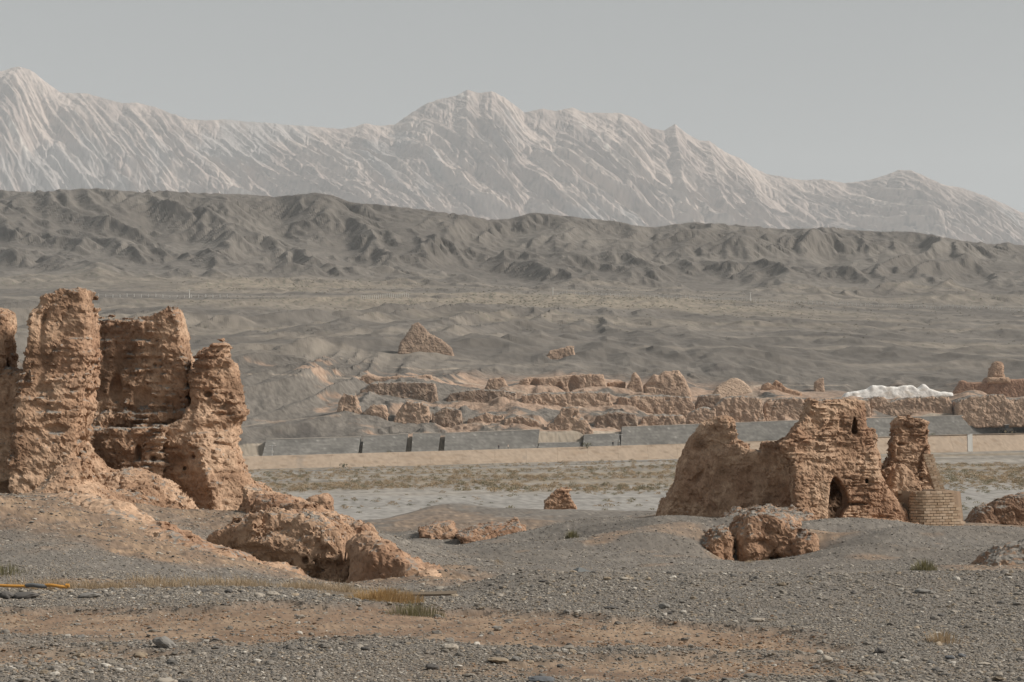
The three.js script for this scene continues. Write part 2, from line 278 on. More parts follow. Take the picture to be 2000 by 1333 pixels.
{
  const cols = 690, A0 = -0.315, A1 = 0.315, bands = [[0, 900, 180], [900, 1800, 170], [1800, 2600, 150], [2600, 2740, 5]], ds = [];
  // rows from the bank outwards
  const rowD = (a) => { const b = 676.8 / (1 - 0.416 * a) + 9; const out = []; let from = b; for (const [, to, n] of bands) { for (let k = 0; k < n; k++) out.push(from * pow(to / from, k / n)); from = to; } out.push(from); return out; };
  const rows = rowD(0).length, cache = []; for (let i = 0; i < cols; i++) cache.push(rowD(A0 + (A1 - A0) * i / (cols - 1)));
  const Y = new Float32Array(cols * rows);
  for (let i = 0; i < cols; i++) { const a = A0 + (A1 - A0) * i / (cols - 1); for (let j = 0; j < rows; j++) { const d = cache[i][j]; Y[j * cols + i] = farLand(a * d, d); } }
  // skyline of the hills back to its measured profile
  const k0 = 470, corr = new Float32Array(cols);
  for (let i = 0; i < cols; i++) { const a = A0 + (A1 - A0) * i / (cols - 1); let best = -1e9, bd = 2500; for (let j = 0; j < rows; j++) { const d = cache[i][j]; if (d < 1900) continue; const e = (Y[j * cols + i] - EYE) / d; if (e > best) { best = e; bd = d; } } const px = 1000 + F * a; corr[i] = W(px, interp(hillCrest, px), bd).y - EYE - best * bd; }
  const cs = corr.map((_, i) => { let s = 0, n = 0; for (let k = -3; k <= 3; k++) if (corr[i + k] !== undefined) { s += corr[i + k]; n++; } return s / n; });
  for (let i = 0; i < cols; i++) for (let j = 0; j < rows; j++) Y[j * cols + i] += cs[i] * sst(1900, 2450, cache[i][j]);
  const J = 350, part = (j0, j1) => sheet(cols, j1 - j0, (i, jj) => { const j = jj + j0, a = A0 + (A1 - A0) * i / (cols - 1), d = cache[i][j]; return [a * d, Y[j * cols + i], -d]; }, (x, y, z, i, jj, nx, ny) => {
    const j = jj + j0, d = -z, u = d - bankD(x), px = 1000 + F * x / d;
    let c = [0.108, 0.096, 0.083];
    const big = fbm2(x * 0.006 + 2, d * 0.009, 3);
    c = mixc(c, [0.145, 0.13, 0.113], sst(-0.2, 0.35, big));
    { const silt = n2(x * 0.0035 + 9, (d + 0.22 * x) * 0.03) + 0.5 * fbm2(x * 0.012, d * 0.07, 3); c = mixc(c, [0.225, 0.195, 0.16], sst(0.05, 0.4, silt) * 0.6 * sst(2000, 1800, d) * sst(860, 950, d)); const rk = fbm2(x * 0.02 + 4, d * 0.03, 4); c = mixc(c, [0.07, 0.062, 0.056], 0.8 * sst(0.36, 0.42, rk)); }
    if (d > 1000 && d < 1900) { // dry wash flats with paler silt and scattered scrub
      const lane = n2(x * 0.003 + 1.5, d * 0.01 + 2) + 0.6 * fbm2(x * 0.02, d * 0.05, 3);
      const here = sst(1360, 1480, d + x * 0.18) * sst(1900, 1760, d - x * 0.05) * sst(-330, -250, x) * sst(360, 120, x);
      const t = max(sst(0.05, 0.4, lane + here * 0.35) * sst(1050, 1200, d) * 0.35, here * sst(-0.25, 0.35, lane + 0.15));
      c = mixc(c, [0.225, 0.19, 0.148], t);
      if (hsh(i, j, 8) < 0.16 * t) c = mixc(c, [0.1, 0.1, 0.07], 0.7);
    }
    if (u < 30) c = mixc([0.33, 0.275, 0.215], [0.27, 0.235, 0.19], hsh(i, j, 2));
    else if (d < 900) { // earth showing through the gravel of the bluffs
      const m = 1.3 * fbm2(x * 0.05 + 5, d * 0.06 + y * 0.05, 5) + 0.42 * sst(640, 1050, px) + 0.3 * (1 - ny) - 0.25 * sst(650, 480, px);
      c = mixc(c, mixc([0.27, 0.18, 0.125], [0.37, 0.265, 0.195], hsh(i, j, 5)), 0.9 * sst(0.16, 0.36, m) * sst(900, 840, d));
      const path = abs(n2(x * 0.012 + 31, y * 0.05)); c = mixc(c, [0.40, 0.33, 0.26], sst(0.03, 0.0, path) * 0.5);
    }
    const v = 1 + (d < 900 ? 0.5 : d > 1800 ? 0.34 : 0.14) * (hsh(i, j, 1) - 0.5) + 0.22 * n2(x * 0.05, d * 0.05) + 0.25 * n2(x * 0.21, d * 0.13);
    return [c[0] * v, c[1] * v, c[2] * v];
  });
  const pg = part(0, J + 1); pg.deleteAttribute('normal');
  tag(put('plateau', pg, earthMat), 'grey gravel plateau and bluffs beyond the river', null, null, 'structure');
  const hg = part(J, rows); hg.deleteAttribute('normal');
  tag(put('hills', hg, earthMat), 'dark grey gravel hills below the mountains', null, null, 'structure');
}
stage('hills');
// ---------------------------------------------------------------- riverbed
const RB = { A0: -0.4, A1: 0.4 };
{
  const cols = 360, rows = 150;
  const g = sheet(cols, rows, (i, j) => { const a = lerp(RB.A0, RB.A1, i / (cols - 1)), b = 676.8 / (1 - 0.416 * a) + 12, t = j / (rows - 1), d = 1 / lerp(1 / 135, 1 / b, t), x = a * d; return [x, river(x, d) + 0.3 * fbm2(x * 0.02, d * 0.035, 3) + 0.12 * n2(x * 0.15, d * 0.3), -d]; },
    (x, y, z, i, j) => { const d = -z; let c = [0.27, 0.255, 0.235];
      const m = n2(x * 0.006 + 3, d * 0.03) + 0.6 * fbm2(x * 0.03, d * 0.12, 3);
      c = mixc(c, [0.18, 0.168, 0.15], sst(0.0, 0.35, m) * 0.9);
      c = mixc(c, [0.235, 0.185, 0.125], (0.35 + 0.65 * sst(-0.2, 0.4, n2(x * 0.012 + 40, d * 0.04))) * 0.8 * sst(300, 380, d));
      const u = bankD(x) - d; if (u > 14 && u < 75) c = mixc(c, [0.125, 0.118, 0.11], sst(0.0, 0.3, n2(x * 0.012, u * 0.03) + 0.3 * n2(x * 0.08, u * 0.1)) * sst(14, 24, u) * sst(75, 55, u));
      const v = 1 + 0.5 * (hsh(i, j, 4) - 0.5) + 0.25 * n2(x * 0.05, d * 0.25); return [c[0] * v, c[1] * v, c[2] * v]; });
  tag(put('riverbed', g, earthMat), 'wide flat grey gravel riverbed', null, null, 'structure');
}
// ---------------------------------------------------------------- near ground: gravel bench, slopes and mounds
const nearPts = [];
const np = (px, py, d) => { const p = W(px, py, d); nearPts.push([p.x, p.y, d]); };
const ny_ = (px, y, d) => nearPts.push([(px - 1000) / F * d, y, d]);
for (const px of [-600, -100, 400, 900, 1400, 1900, 2500]) for (const d of [2.2, 4, 8, 12, 16]) ny_(px, 0, d);
for (const px of [-500, 0, 300, 600]) ny_(px, 0, 20.6);
for (const px of [1000, 1300, 1600, 1900, 2400]) { ny_(px, 0.02, 20); ny_(px, 0.03, 23.6); ny_(px, -0.55, 26.5); ny_(px, -1.45, 33); }
for (const a of [[780, 1180, 19.3], [700, 1168, 20.2], [860, 1186, 19.4], [780, 1182, 22.5], [700, 1160, 24], [860, 1168, 24.5], [940, 1150, 23],
  [-400, 1148, 21.6], [0, 1149, 22.2], [300, 1148, 22.6], [500, 1150, 22.6], [620, 1158, 23],
  [-400, 1090, 25.5], [0, 1100, 25.3], [200, 1102, 25.5], [400, 1128, 25.6], [550, 1145, 25.6], [-400, 1020, 28.5], [0, 1038, 28.6], [200, 1050, 28.6],
  [-400, 965, 33], [0, 972, 33], [100, 976, 33], [180, 985, 33], [250, 1010, 32.6], [330, 1040, 32], [430, 1085, 31], [500, 1108, 30], [600, 1136, 28.5],
  [-400, 985, 37], [0, 988, 37], [120, 992, 37], [220, 1000, 37], [320, 1030, 37], [-400, 968, 43], [0, 966, 43], [150, 980, 42], [260, 985, 43], [340, 1004, 44], [340, 1024, 40], [410, 1016, 41], [250, 1000, 40], [430, 1010, 46], [520, 1000, 46],
  [-400, 1000, 60], [0, 1000, 60], [300, 1000, 60], [500, 1015, 58],
  [545, 1003, 41.8], [620, 1014, 40.4], [465, 1008, 43], [480, 1112, 36.5], [560, 1136, 36.6], [640, 1152, 36], [715, 1146, 34.5], [560, 1140, 33], [640, 1154, 32], [710, 1156, 31], [800, 1140, 33], [900, 1143, 29.5], [985, 1146, 27.5], [640, 1060, 50],
  [750, 1105, 52], [850, 1105, 49], [1000, 1108, 44], [1000, 1128, 35], [1100, 1125, 37], [700, 1075, 66], [735, 1085, 46], [760, 1084, 39.5], [820, 1112, 36], [880, 1137, 32.8], [700, 1062, 52],
  [760, 1052, 78], [840, 1052, 78], [960, 1064, 74], [1030, 1056, 74], [880, 999, 95], [830, 1012, 95], [940, 1014, 96], [1060, 1011, 105], [1130, 1011, 106], [1230, 998, 110], [1320, 1004, 108],
  [1120, 1040, 74], [1200, 1018, 67], [1290, 1013, 63], [1370, 1026, 61], [1200, 1060, 56], [1100, 1062, 62], [1100, 1096, 48], [1300, 1075, 51], [1300, 1108, 44], [1330, 1060, 55], [1400, 1026, 62], [1380, 1034, 58.8], [1340, 1028, 59], [1350, 1066, 55], [1605, 1046, 59.5], [1640, 1062, 56], [1455, 1006, 60.8], [1500, 1003, 60.8], [1550, 1024, 60.3], [1408, 1030, 59.3], [1470, 1016, 64], [1540, 1028, 64], [1290, 1018, 68], [1380, 1020, 68], [1460, 1020, 68.5], [1550, 1030, 68], [1590, 1044, 61],
  [1440, 1112, 55.5], [1520, 1112, 55], [1420, 1112, 54], [1570, 1108, 54], [1400, 1116, 47], [1500, 1118, 46],
  [1290, 1010, 78], [1450, 1012, 77], [1560, 1028, 74.5], [1600, 1030, 70], [1650, 1023, 68.5], [1720, 1032, 71], [1780, 1038, 74], [1880, 1026, 77], [1960, 1036, 78], [2050, 1038, 78],
  [1600, 1058, 60], [1750, 1052, 63], [1650, 1085, 52], [1560, 1109, 47.5], [1680, 1080, 52], [1800, 1064, 56], [1900, 1055, 59], [2050, 1048, 62], [1750, 1110, 44], [1900, 1116, 42], [2050, 1116, 40], [2300, 1110, 42],
  [1300, 1003, 92], [1500, 1008, 92], [1750, 1015, 92], [1900, 1015, 95], [2050, 1020, 95], [2300, 1030, 80]]) np(...a);
for (const px of [-500, 0, 400, 700, 1000, 1300, 1600, 1900, 2400]) { const X = (d) => (px - 1000) / F * d; ny_(px, -5.6, 126); ny_(px, river(X(155), 155) - 0.3, 155); ny_(px, river(X(190), 190) - 1.5, 190); }
const nearBase = spline(nearPts);
const MOUND = [[1300, 61.5, 2.4, 2.6, 0.2], [1660, 67.5, 2.2, 2.0, 0.22], [1780, 57, 3.4, 2.4, 0.34], [1960, 60, 2.6, 2.6, 0.3], [1130, 70, 2.6, 3.4, 0.3], [1240, 57, 1.8, 2.2, 0.24], [880, 92, 2.4, 3.4, 0.4], [1690, 50, 2.4, 1.5, 0.34], [1540, 47.5, 2.6, 1.4, 0.22], [1100, 49, 2.6, 2.4, 0.3], [960, 55, 2, 3, 0.3], [1450, 66, 1.6, 1.6, -0.2], [1575, 56, 1.5, 1.6, -0.35], [1190, 76, 3, 3, -0.3], [1720, 62, 2.6, 1.6, -0.3], [1030, 62, 2.4, 3, -0.35], [1850, 51, 2.4, 1.6, -0.3], [1330, 50, 2.2, 2, -0.2], [1640, 57, 1.4, 1.3, -0.2]].map(([px, d, a, b, h]) => [(px - 1000) / F * d, d, a, b, h]);
function ground(x, d) {
  const dn = max(d, 2.2); let y = nearBase(clamp(x, -0.4 * dn, 0.4 * dn), dn);
  if (d > 42) for (const [cx, cd, a, b, h] of MOUND) { const u = (x - cx) / a, v = (d - cd) / b, q = u * u + v * v; if (q < 6) y += h * exp(-q); }
  const b = sst(26, 21, d);
  y += (1 - b) * (0.16 * sst(27, 40, d) * n2(x * 0.16 + 6, d * 0.13) + 0.10 * n2(x * 0.35, d * 0.35) + 0.05 * n2(x * 0.9, d * 0.9)) + 0.022 * fbm2(x * 1.7, d * 1.7, 3) + b * 0.035 * n2(x * 0.8, d * 0.5);
  { const dm = dirtMask(x, d); y -= b * (0.05 * sst(0.25, 0.75, dm) - dm * 0.03 * fbm2(x * 3.3, d * 3.3, 3)); }
  if (d > 23 && d < 48) { const e = earthMask(x, d); if (e > 0.05) y += e * (0.10 * fbm2(x * 1.4 + 9, d * 1.4, 4) + 0.05 * abs(n2(x * 4, d * 4))); }
  return y;
}
// bare earth track that crosses the gravel bench
function dirtMask(x, d) {
  if (d > 22) return 0;
  const wv = 0.5 * n2(x * 0.5, d * 0.7) + 0.5 * fbm2(x * 1.6 + 3, d * 2.4, 4) + 0.12 * n2(x * 7, d * 9);
  const c = 17.6 - 0.42 * max(0, x + 0.3), h = 1.25 - 0.1 * max(0, x);
  const a = sst(0.5, -0.35, abs(d - c) - h + wv * 1.2);
  const c2 = 14.6, b = sst(0.5, -0.4, hypot((x - 1.1) / 1.5, (d - c2) / 1.0) - 0.8 + wv * 0.9);
  const e = sst(0.5, -0.4, hypot((x + 4.2) / 1.6, (d - 15.2) / 0.9) - 0.8 + wv) * 0.8;
  const cut = sst(2.9, 2.2, x + 0.4 * wv);
  return clamp(max(a * cut, b, e));
}
// patches of bare earth on the mounds and slopes: [px, py, depth, half width m, half depth m, strength]
const PATCH = [[60, 995, 31.5, 3.4, 1.8, 1], [180, 1005, 31.2, 2.2, 2.2, 1], [280, 1040, 30.6, 2.0, 2.0, 1], [370, 1072, 30, 1.7, 1.8, 1], [460, 1102, 29.3, 1.3, 1.4, 0.95], [640, 1150, 30, 1.4, 2.4, 0.7], [230, 1030, 29.5, 1.6, 2.6, 0.9], [330, 1065, 29, 1.5, 2.0, 1], [120, 1000, 31, 2.2, 1.6, 0.9], [420, 1100, 29, 1.2, 1.6, 0.8], [40, 985, 32, 2.2, 1.2, 0.8], [520, 1120, 28.5, 0.9, 1.0, 0.7], [200, 1140, 23.5, 0.7, 0.5, 0.9], [560, 1000, 44, 1.6, 2.0, 0.9], [800, 1115, 34, 1.5, 2.0, 0.9], [900, 1138, 29.5, 0.8, 1.4, 0.9], [960, 1143, 28, 0.35, 0.8, 0.9],
  [300, 985, 42, 2.4, 3, 0.8], [100, 985, 39, 3.5, 3, 0.8], [1760, 1040, 74, 2.6, 2.6, 1], [1700, 1034, 74, 3, 1.6, 0.9], [1830, 1034, 76, 2.4, 2.5, 0.9], [1420, 1110, 55, 0.6, 1.2, 0.6], [1500, 1100, 57, 1.3, 1.0, 0.6], [1600, 1065, 58, 0.9, 1.4, 0.9], [1310, 1045, 58, 1.1, 1.6, 0.65], [1390, 1060, 57, 0.4, 0.8, 0.5], [1690, 1095, 48, 0.55, 0.6, 0.8], [1185, 1070, 56, 0.55, 1.2, 0.9], [1160, 1075, 55, 0.5, 0.6, 0.8], [1290, 1108, 44, 0.4, 0.8, 0.5], [860, 1030, 84, 2.2, 4, 0.6], [980, 1050, 80, 2.4, 4, 0.6], [820, 1020, 88, 1.6, 3, 0.5], [1930, 1100, 43, 1.0, 1.4, 0.8], [1950, 1020, 82, 2.5, 3, 0.7], [1350, 1012, 77, 2.5, 3, 0.7], [1090, 1011, 106, 2.2, 2, 0.7]]
  .map(([px, py, d, a, b, s]) => [(px - 1000) / F * d, d, a, b, s]);
function earthMask(x, d) {
  let m = 0; const wv = 0.9 * fbm2(x * 0.7 + 5, d * 0.7, 4) + 0.25 * n2(x * 3.1, d * 3.1);
  for (const [cx, cd, a, b, s] of PATCH) { const u = (x - cx) / a, v = (d - cd) / b; if (u * u + v * v < 6) m = max(m, s * sst(0.35, -0.3, hypot(u, v) - 1 + wv)); }
  return max(m, 0.55 * sst(0.22, 0.5, wv) * sst(24, 30, d));
}
{
  const inner = 430, outer = 14, cols = inner + 2 * outer, ds = [-40, -15, -5, -1], across = (i, d) => { const e = 0.3 * max(d, 4), k = i - outer; if (k < 0) return -e - 14 * pow(-k / outer, 1.6); if (k >= inner) return e + 14 * pow((k - inner + 1) / outer, 1.6); return lerp(-e, e, k / (inner - 1)); };
  for (const [a, b, n] of [[2.2, 11, 24], [11, 25, 170], [25, 48, 150], [48, 112, 160], [112, 190, 20]]) for (let k = 0; k < n; k++) ds.push(a * pow(b / a, k / n));
  ds.push(190);
  const soil = [0.205, 0.134, 0.086], soil2 = [0.278, 0.194, 0.128], dark = [0.11, 0.071, 0.047];
  const g = sheet(cols, ds.length, (i, j) => { const d = ds[j], x = across(i, d); return [x, ground(x, d), -d]; }, (x, y, z, i, j) => {
    const d = -z; let c = mixc(GRIT, [0.175, 0.156, 0.134], sst(-0.3, 0.4, fbm2(x * 0.4, d * 0.4, 3)));
    const dm = dirtMask(x, d), em = earthMask(x, d), f = fbm2(x * 2.2, d * 2.2, 3);
    if (d > 24) c = mixc(c, [0.13, 0.112, 0.094], 0.5 * sst(-0.1, 0.3, n2(x * 0.2 + 8, d * 0.2))); else c = mixc(c, [0.145, 0.115, 0.088], 0.7 * sst(0.1, -0.3, fbm2(x * 0.35 + 3, d * 0.5, 3) + 0.3 - 0.6 * sst(17, 13.5, d)));
    if (d < 24) { c = mixc(c, [0.215, 0.175, 0.135], 0.35 * sst(-0.2, 0.4, f)); c = mixc(c, mixc(soil2, soil, sst(-0.25, 0.25, f + 0.25 * n2(x * 0.5, d))), dm * 0.95); c = mixc(c, dark, sst(0.12, 0.32, f + 0.25 * n2(x * 0.4 + 2, d * 0.6)) * 0.55 * dm * sst(-1.5, 1, x)); }
    c = mixc(c, mixc(soil, soil2, sst(-0.2, 0.25, f)), em * (0.75 + 0.25 * sst(-0.1, 0.1, f)));
    let v = 1 + 0.46 * (hsh(i, j, 6) - 0.5); const h = hsh(i, j, 12); if (d > 24 && h > 0.965) v *= 1.5; else if (d > 24 && h < 0.05) v *= 0.65;
    return [c[0] * v, c[1] * v, c[2] * v];
  });
  g.deleteAttribute('normal');
  tag(put('ground', g, earthMat), 'grey gravel ground with bare earth patches in front of the ruins', null, null, 'structure');
}
stage('ground');
// ---------------------------------------------------------------- solid earth masses: distance fields meshed as closed surfaces
const smin = (a, b, k) => { const h = max(k - abs(a - b), 0) / k; return min(a, b) - h * h * k * 0.25; };
const smax = (a, b, k) => -smin(-a, -b, k);
// a standing mass: outline on its own plane at depth d (metres), half thickness hd at the top growing to hb at the foot, edge rounding r,
// skew s = metres further away per metre to the right
function mass(outline, { d, hd = 0.6, hb = hd, r = 0.25, s = 0, front = null }) {
  const p0 = outline[0], x0 = (outline.reduce((a, p) => a + p[0], 0) / outline.length - 1000) / F * d;
  const V = outline.map(([px, py]) => { let dd = d; for (let k = 0; k < 4; k++) dd = d + s * ((px - 1000) / F * dd - x0); return W(px, py, dd); });
  const n = V.length, X = Float64Array.from(V, (v) => v.x), Y = Float64Array.from(V, (v) => v.y);
  const xa = min(...X), xb = max(...X), ya = min(...Y), yb = max(...Y), cs = 1 / sqrt(1 + s * s), th = max(hd, hb) + (front ? 1.2 : 0);
  const box = [xa, ya, -d - th - abs(s) * (xb - xa), xb, yb, -d + th + abs(s) * (xb - xa)];
  const f = (x, y, z) => {
    const bx = max(box[0] - x, 0, x - box[3]), by = max(box[1] - y, 0, y - box[4]), bz = max(box[2] - z, 0, z - box[5]), bd = hypot(bx, by, bz);
    if (bd > 0.8) return bd;
    let m = 1e18, sg = 1;
    for (let i = 0, j = n - 1; i < n; j = i++) {
      const ex = X[j] - X[i], ey = Y[j] - Y[i], wx = x - X[i], wy = y - Y[i], t = clamp((wx * ex + wy * ey) / (ex * ex + ey * ey)), qx = wx - ex * t, qy = wy - ey * t;
      m = min(m, qx * qx + qy * qy);
      const c1 = y >= Y[i], c2 = y < Y[j], c3 = ex * wy > ey * wx; if ((c1 && c2 && c3) || (!c1 && !c2 && !c3)) sg = -sg;
    }
    const d2 = sg * sqrt(m), hh = lerp(hb, hd, clamp((y - ya) / (yb - ya))), dz0 = -z - (d + s * (x - x0));
    const dz = (abs(dz0 + (front ? front(x, y) * 0.5 : 0)) - hh - (front ? front(x, y) * 0.5 : 0)) * cs;
    const a = d2 + r, b = dz + r;
    return min(max(a, b), 0) + hypot(max(a, 0), max(b, 0)) - r;
  };
  return { f, box };
}
function lump(px, py, d, rx, ry, rz) { const c = W(px, py, d), k = min(rx, ry, rz); return { f: (x, y, z) => { const a = (x - c.x) / rx, b = (y - c.y) / ry, e = (z - c.z) / rz, l = sqrt(a * a + b * b + e * e), g = sqrt((a / rx) ** 2 + (b / ry) ** 2 + (e / rz) ** 2); return l < 1e-4 ? -k : l * (l - 1) / max(g, 1e-6); }, box: [c.x - rx, c.y - ry, c.z - rz, c.x + rx, c.y + ry, c.z + rz] }; }
function tube(pts, r) { const V = pts.map(([px, py, d]) => W(px, py, d)); return { f: (x, y, z) => { let m = 1e9; for (let i = 1; i < V.length; i++) { const a = V[i - 1], b = V[i], ex = b.x - a.x, ey = b.y - a.y, ez = b.z - a.z, wx = x - a.x, wy = y - a.y, wz = z - a.z, t = clamp((wx * ex + wy * ey + wz * ez) / (ex * ex + ey * ey + ez * ez)); m = min(m, hypot(wx - ex * t, wy - ey * t, wz - ez * t)); } return m - r; } }; }

const MUD = { light: [0.44, 0.303, 0.207], mid: [0.33, 0.207, 0.132], dark: [0.155, 0.092, 0.056], red: [0.262, 0.145, 0.088], grit: [0.178, 0.16, 0.141] };
// weathering: lumps, horizontal layers, runnels, pits, grain; sc scales it for coarser far things
function weather(o) {
  const { lumps = 1, layers = 1, runnels = 1, crag = 1, pits = 1, blocks = 1, cracks = 1, grain = 1, courses = 0, sc = 1, seed = 0 } = o;
  const cr = (a) => { a = 1 - 2.2 * abs(a); return a > 0 ? a * a : 0; };
  return (x, y, z) => {
    x = x / sc + seed * 7.7; y /= sc; z /= sc;
    const wx = n3(x * 1.3 + 3, y * 1.3, z * 1.3), wz = n3(x * 1.3, y * 1.3 + 8, z * 1.3 + 5);
    const X = 0.80 * x - 0.12 * y + 0.58 * z + 0.16 * wx, Z = -0.58 * x + 0.1 * y + 0.80 * z + 0.16 * wz, Y = y + 0.12 * x + 0.1 * wz;
    let v = lumps * (0.075 * wx + 0.02 * n3(X * 2.9 + 5, Y * 2.9, Z * 2.9));
    const wy = y + 0.07 * wz + 0.05 * n3(x * 0.5, y * 0.3, z * 0.5), soft = 0.55 + 0.9 * n3(X * 0.7 + 20, Y * 0.7, Z * 0.7);
    if (layers) v += layers * clamp(soft, 0.1, 1.3) * (0.055 * n3(x * 0.45, wy * 5.3, z * 0.45) + 0.045 * n3(x * 1.3, wy * 11, z * 1.3));
    if (runnels) v += runnels * clamp(soft, 0.15, 1.2) * 0.06 * cr(n3(X * 2.1, y * 0.42, Z * 2.1));
    if (crag) v += crag * (0.06 * cr(n3(X * 1.6 + 7, Y * 1.2, Z * 1.6)) + 0.02 * cr(n3(X * 5, Y * 4.2, Z * 5)) + 0.03 * cr(n3(Z * 11, Y * 13, X * 11)));
    if (blocks) { const i = floor(X / 0.5 + 0.3 * wz), j = floor(wy / 0.21), k = floor(Z / 0.5 + 0.3 * wx), q = floor(wy / 0.085 + 0.4 * wx), u = floor(X / 0.17), w = floor(Z / 0.17); v += blocks * clamp(soft, 0.2, 1.2) * (0.085 * (hsh(i, j, k) - 0.5) + 0.07 * (hsh(u, q, w) - 0.5)); }
    if (cracks) { const c = 1 - 16 * abs(n3(X * 0.75 + 2, y * 0.16 + 0.1 * wx, Z * 0.75)); if (c > 0) v += cracks * 0.2 * c * sst(-0.05, 0.35, n3(X * 0.6 + 9, Y * 0.9, Z * 0.6)); }
    if (courses) { // worn mud bricks
      const ch = 0.118, row = floor(wy / ch), fy = wy / ch - row, u = (x + z * 0.7) / 0.27 + (row & 1) * 0.5 + hsh(row, 3, 1) * 0.3, col = floor(u), fx = u - col;
      const k = hsh(col, row, 17), edge = min(fy, 1 - fy) * ch, ex = min(fx, 1 - fx) * 0.27, so = sst(0.0, 0.035, min(edge, ex * 0.8)), wear = clamp(soft * 1.1, 0, 1.2);
      v -= courses * wear * (0.115 * k * so - 0.045);
      v += courses * wear * 0.03 * n3(x * 0.25, row * 0.53, z * 0.25);
    }
    v += grain * (0.022 * n3(X * 7.3, Y * 11, Z * 7.3) + 0.045 * n3(X * 15, Y * 18, Z * 15));
    if (pits) { const cell = 0.34, i = floor(X / cell), j = floor(Y / cell), k = floor(Z / cell), h = hsh(i, j, k); if (h < 0.22 * pits * clamp(soft * 1.3, 0, 1.4)) { const cx = (i + 0.3 + 0.4 * hsh(i, j, k + 99)) * cell, cy = (j + 0.3 + 0.4 * hsh(i + 51, j, k)) * cell, cz = (k + 0.5) * cell, rr = 0.025 + 0.06 * hsh(i, j + 31, k) ** 2, q = hypot(X - cx, (Y - cy) * (0.8 + hsh(k, i, j)), (Z - cz) * 0.3); v += 0.1 * sst(rr, rr * 0.4, q); } }
    return v * sc - 0.02 * sc;
  };
}
function solid({ add, cut = [], h, noise, amp = 0.45, blend = 0.2, extra = 0.3, cap = 0, tone = null, sc = 1, seed = 0, smooth = false }) {
  const b = [1e9, 1e9, 1e9, -1e9, -1e9, -1e9];
  for (const a of add) for (let i = 0; i < 3; i++) { b[i] = min(b[i], a.box[i] - extra * sc); b[i + 3] = max(b[i + 3], a.box[i + 3] + extra * sc); }
  const f0 = (x, y, z) => { let v = add[0].f(x, y, z); for (let i = 1; i < add.length; i++) v = smin(v, add[i].f(x, y, z), blend * sc); return v; };
  const nx = Math.ceil((b[3] - b[0]) / h) + 1, nyy = Math.ceil((b[4] - b[1]) / h) + 1, nz = Math.ceil((b[5] - b[2]) / h) + 1, nxy = nx * nyy;
  const D = new Float32Array(nxy * nz), S = 6, A = amp * sc;
  for (let k = 0; k < nz; k += S) for (let j = 0; j < nyy; j += S) for (let i = 0; i < nx; i += S) {
    const c = f0(b[0] + (i + S / 2) * h, b[1] + (j + S / 2) * h, b[2] + (k + S / 2) * h), R = S * h * 0.9 + A, far = abs(c) > R;
    for (let kk = k; kk < min(k + S, nz); kk++) for (let jj = j; jj < min(j + S, nyy); jj++) for (let ii = i; ii < min(i + S, nx); ii++) {
      let v = c;
      if (!far || c < 0) {
        const x = b[0] + ii * h, y = b[1] + jj * h, z = b[2] + kk * h;
        if (!far) { v = f0(x, y, z); if (abs(v) < A) v += noise(x, y, z); }
        for (const q of cut) v = smax(v, -q.f(x, y, z), 0.05 * sc);
      }
      D[kk * nxy + jj * nx + ii] = v;
    }
  }
  const id = new Int32Array(nxy * nz).fill(-1), P = [], I = [];
  for (let k = 0; k < nz - 1; k++) for (let j = 0; j < nyy - 1; j++) for (let i = 0; i < nx - 1; i++) {
    const o = k * nxy + j * nx + i; let inside = 0;
    const v = [D[o], D[o + 1], D[o + nx], D[o + nx + 1], D[o + nxy], D[o + nxy + 1], D[o + nxy + nx], D[o + nxy + nx + 1]];
    for (let q = 0; q < 8; q++) if (v[q] < 0) inside++;
    if (!inside || inside === 8) continue;
    let sx = 0, sy = 0, sz = 0, n = 0;
    for (let a = 0; a < 8; a++) for (let e = 1; e < 8; e <<= 1) if (!(a & e)) { const va = v[a], vb = v[a | e]; if ((va < 0) !== (vb < 0)) { const t = va / (va - vb); sx += (a & 1) + (e === 1 ? t : 0); sy += ((a >> 1) & 1) + (e === 2 ? t : 0); sz += ((a >> 2) & 1) + (e === 4 ? t : 0); n++; } }
    id[o] = P.length / 3; const jt = smooth ? 0 : 0.42; P.push(b[0] + (i + sx / n + jt * (hsh(i, j, k) - 0.5)) * h, b[1] + (j + sy / n + jt * (hsh(j, k, i) - 0.5)) * h, b[2] + (k + sz / n + jt * (hsh(k, i, j) - 0.5)) * h);
  }
  const deep = (q) => P[q * 3 + 1] < 3 && -P[q * 3 + 2] < 120 && -P[q * 3 + 2] > 5 ? P[q * 3 + 1] < ground(P[q * 3], -P[q * 3 + 2]) - 0.22 : P[q * 3 + 2] < -400 ? P[q * 3 + 1] < farLand(P[q * 3], -P[q * 3 + 2]) - 0.8 : false;
  const buried = new Uint8Array(P.length / 3); for (let q = 0; q < buried.length; q++) buried[q] = deep(q) ? 1 : 0;
  const quad = (a, e, c, d, flip) => { if (a < 0 || e < 0 || c < 0 || d < 0 || (buried[a] && buried[e] && buried[c] && buried[d])) return; if (flip) I.push(a, c, e, c, d, e); else I.push(a, e, c, c, e, d); };
  for (let k = 1; k < nz - 1; k++) for (let j = 1; j < nyy - 1; j++) for (let i = 1; i < nx - 1; i++) {
    const o = k * nxy + j * nx + i, s = D[o] < 0;
    if (s !== (D[o + 1] < 0)) quad(id[o - nx - nxy], id[o - nxy], id[o - nx], id[o], !s);
    if (s !== (D[o + nx] < 0)) quad(id[o - 1 - nxy], id[o - nxy], id[o - 1], id[o], s);
    if (s !== (D[o + nxy] < 0)) quad(id[o - 1 - nx], id[o - nx], id[o - 1], id[o], !s);
  }
  const g = new THREE.BufferGeometry(); g.setAttribute('position', new THREE.BufferAttribute(Float32Array.from(P), 3)); g.setIndex(new THREE.BufferAttribute(Uint32Array.from(I), 1)); g.computeVertexNormals();
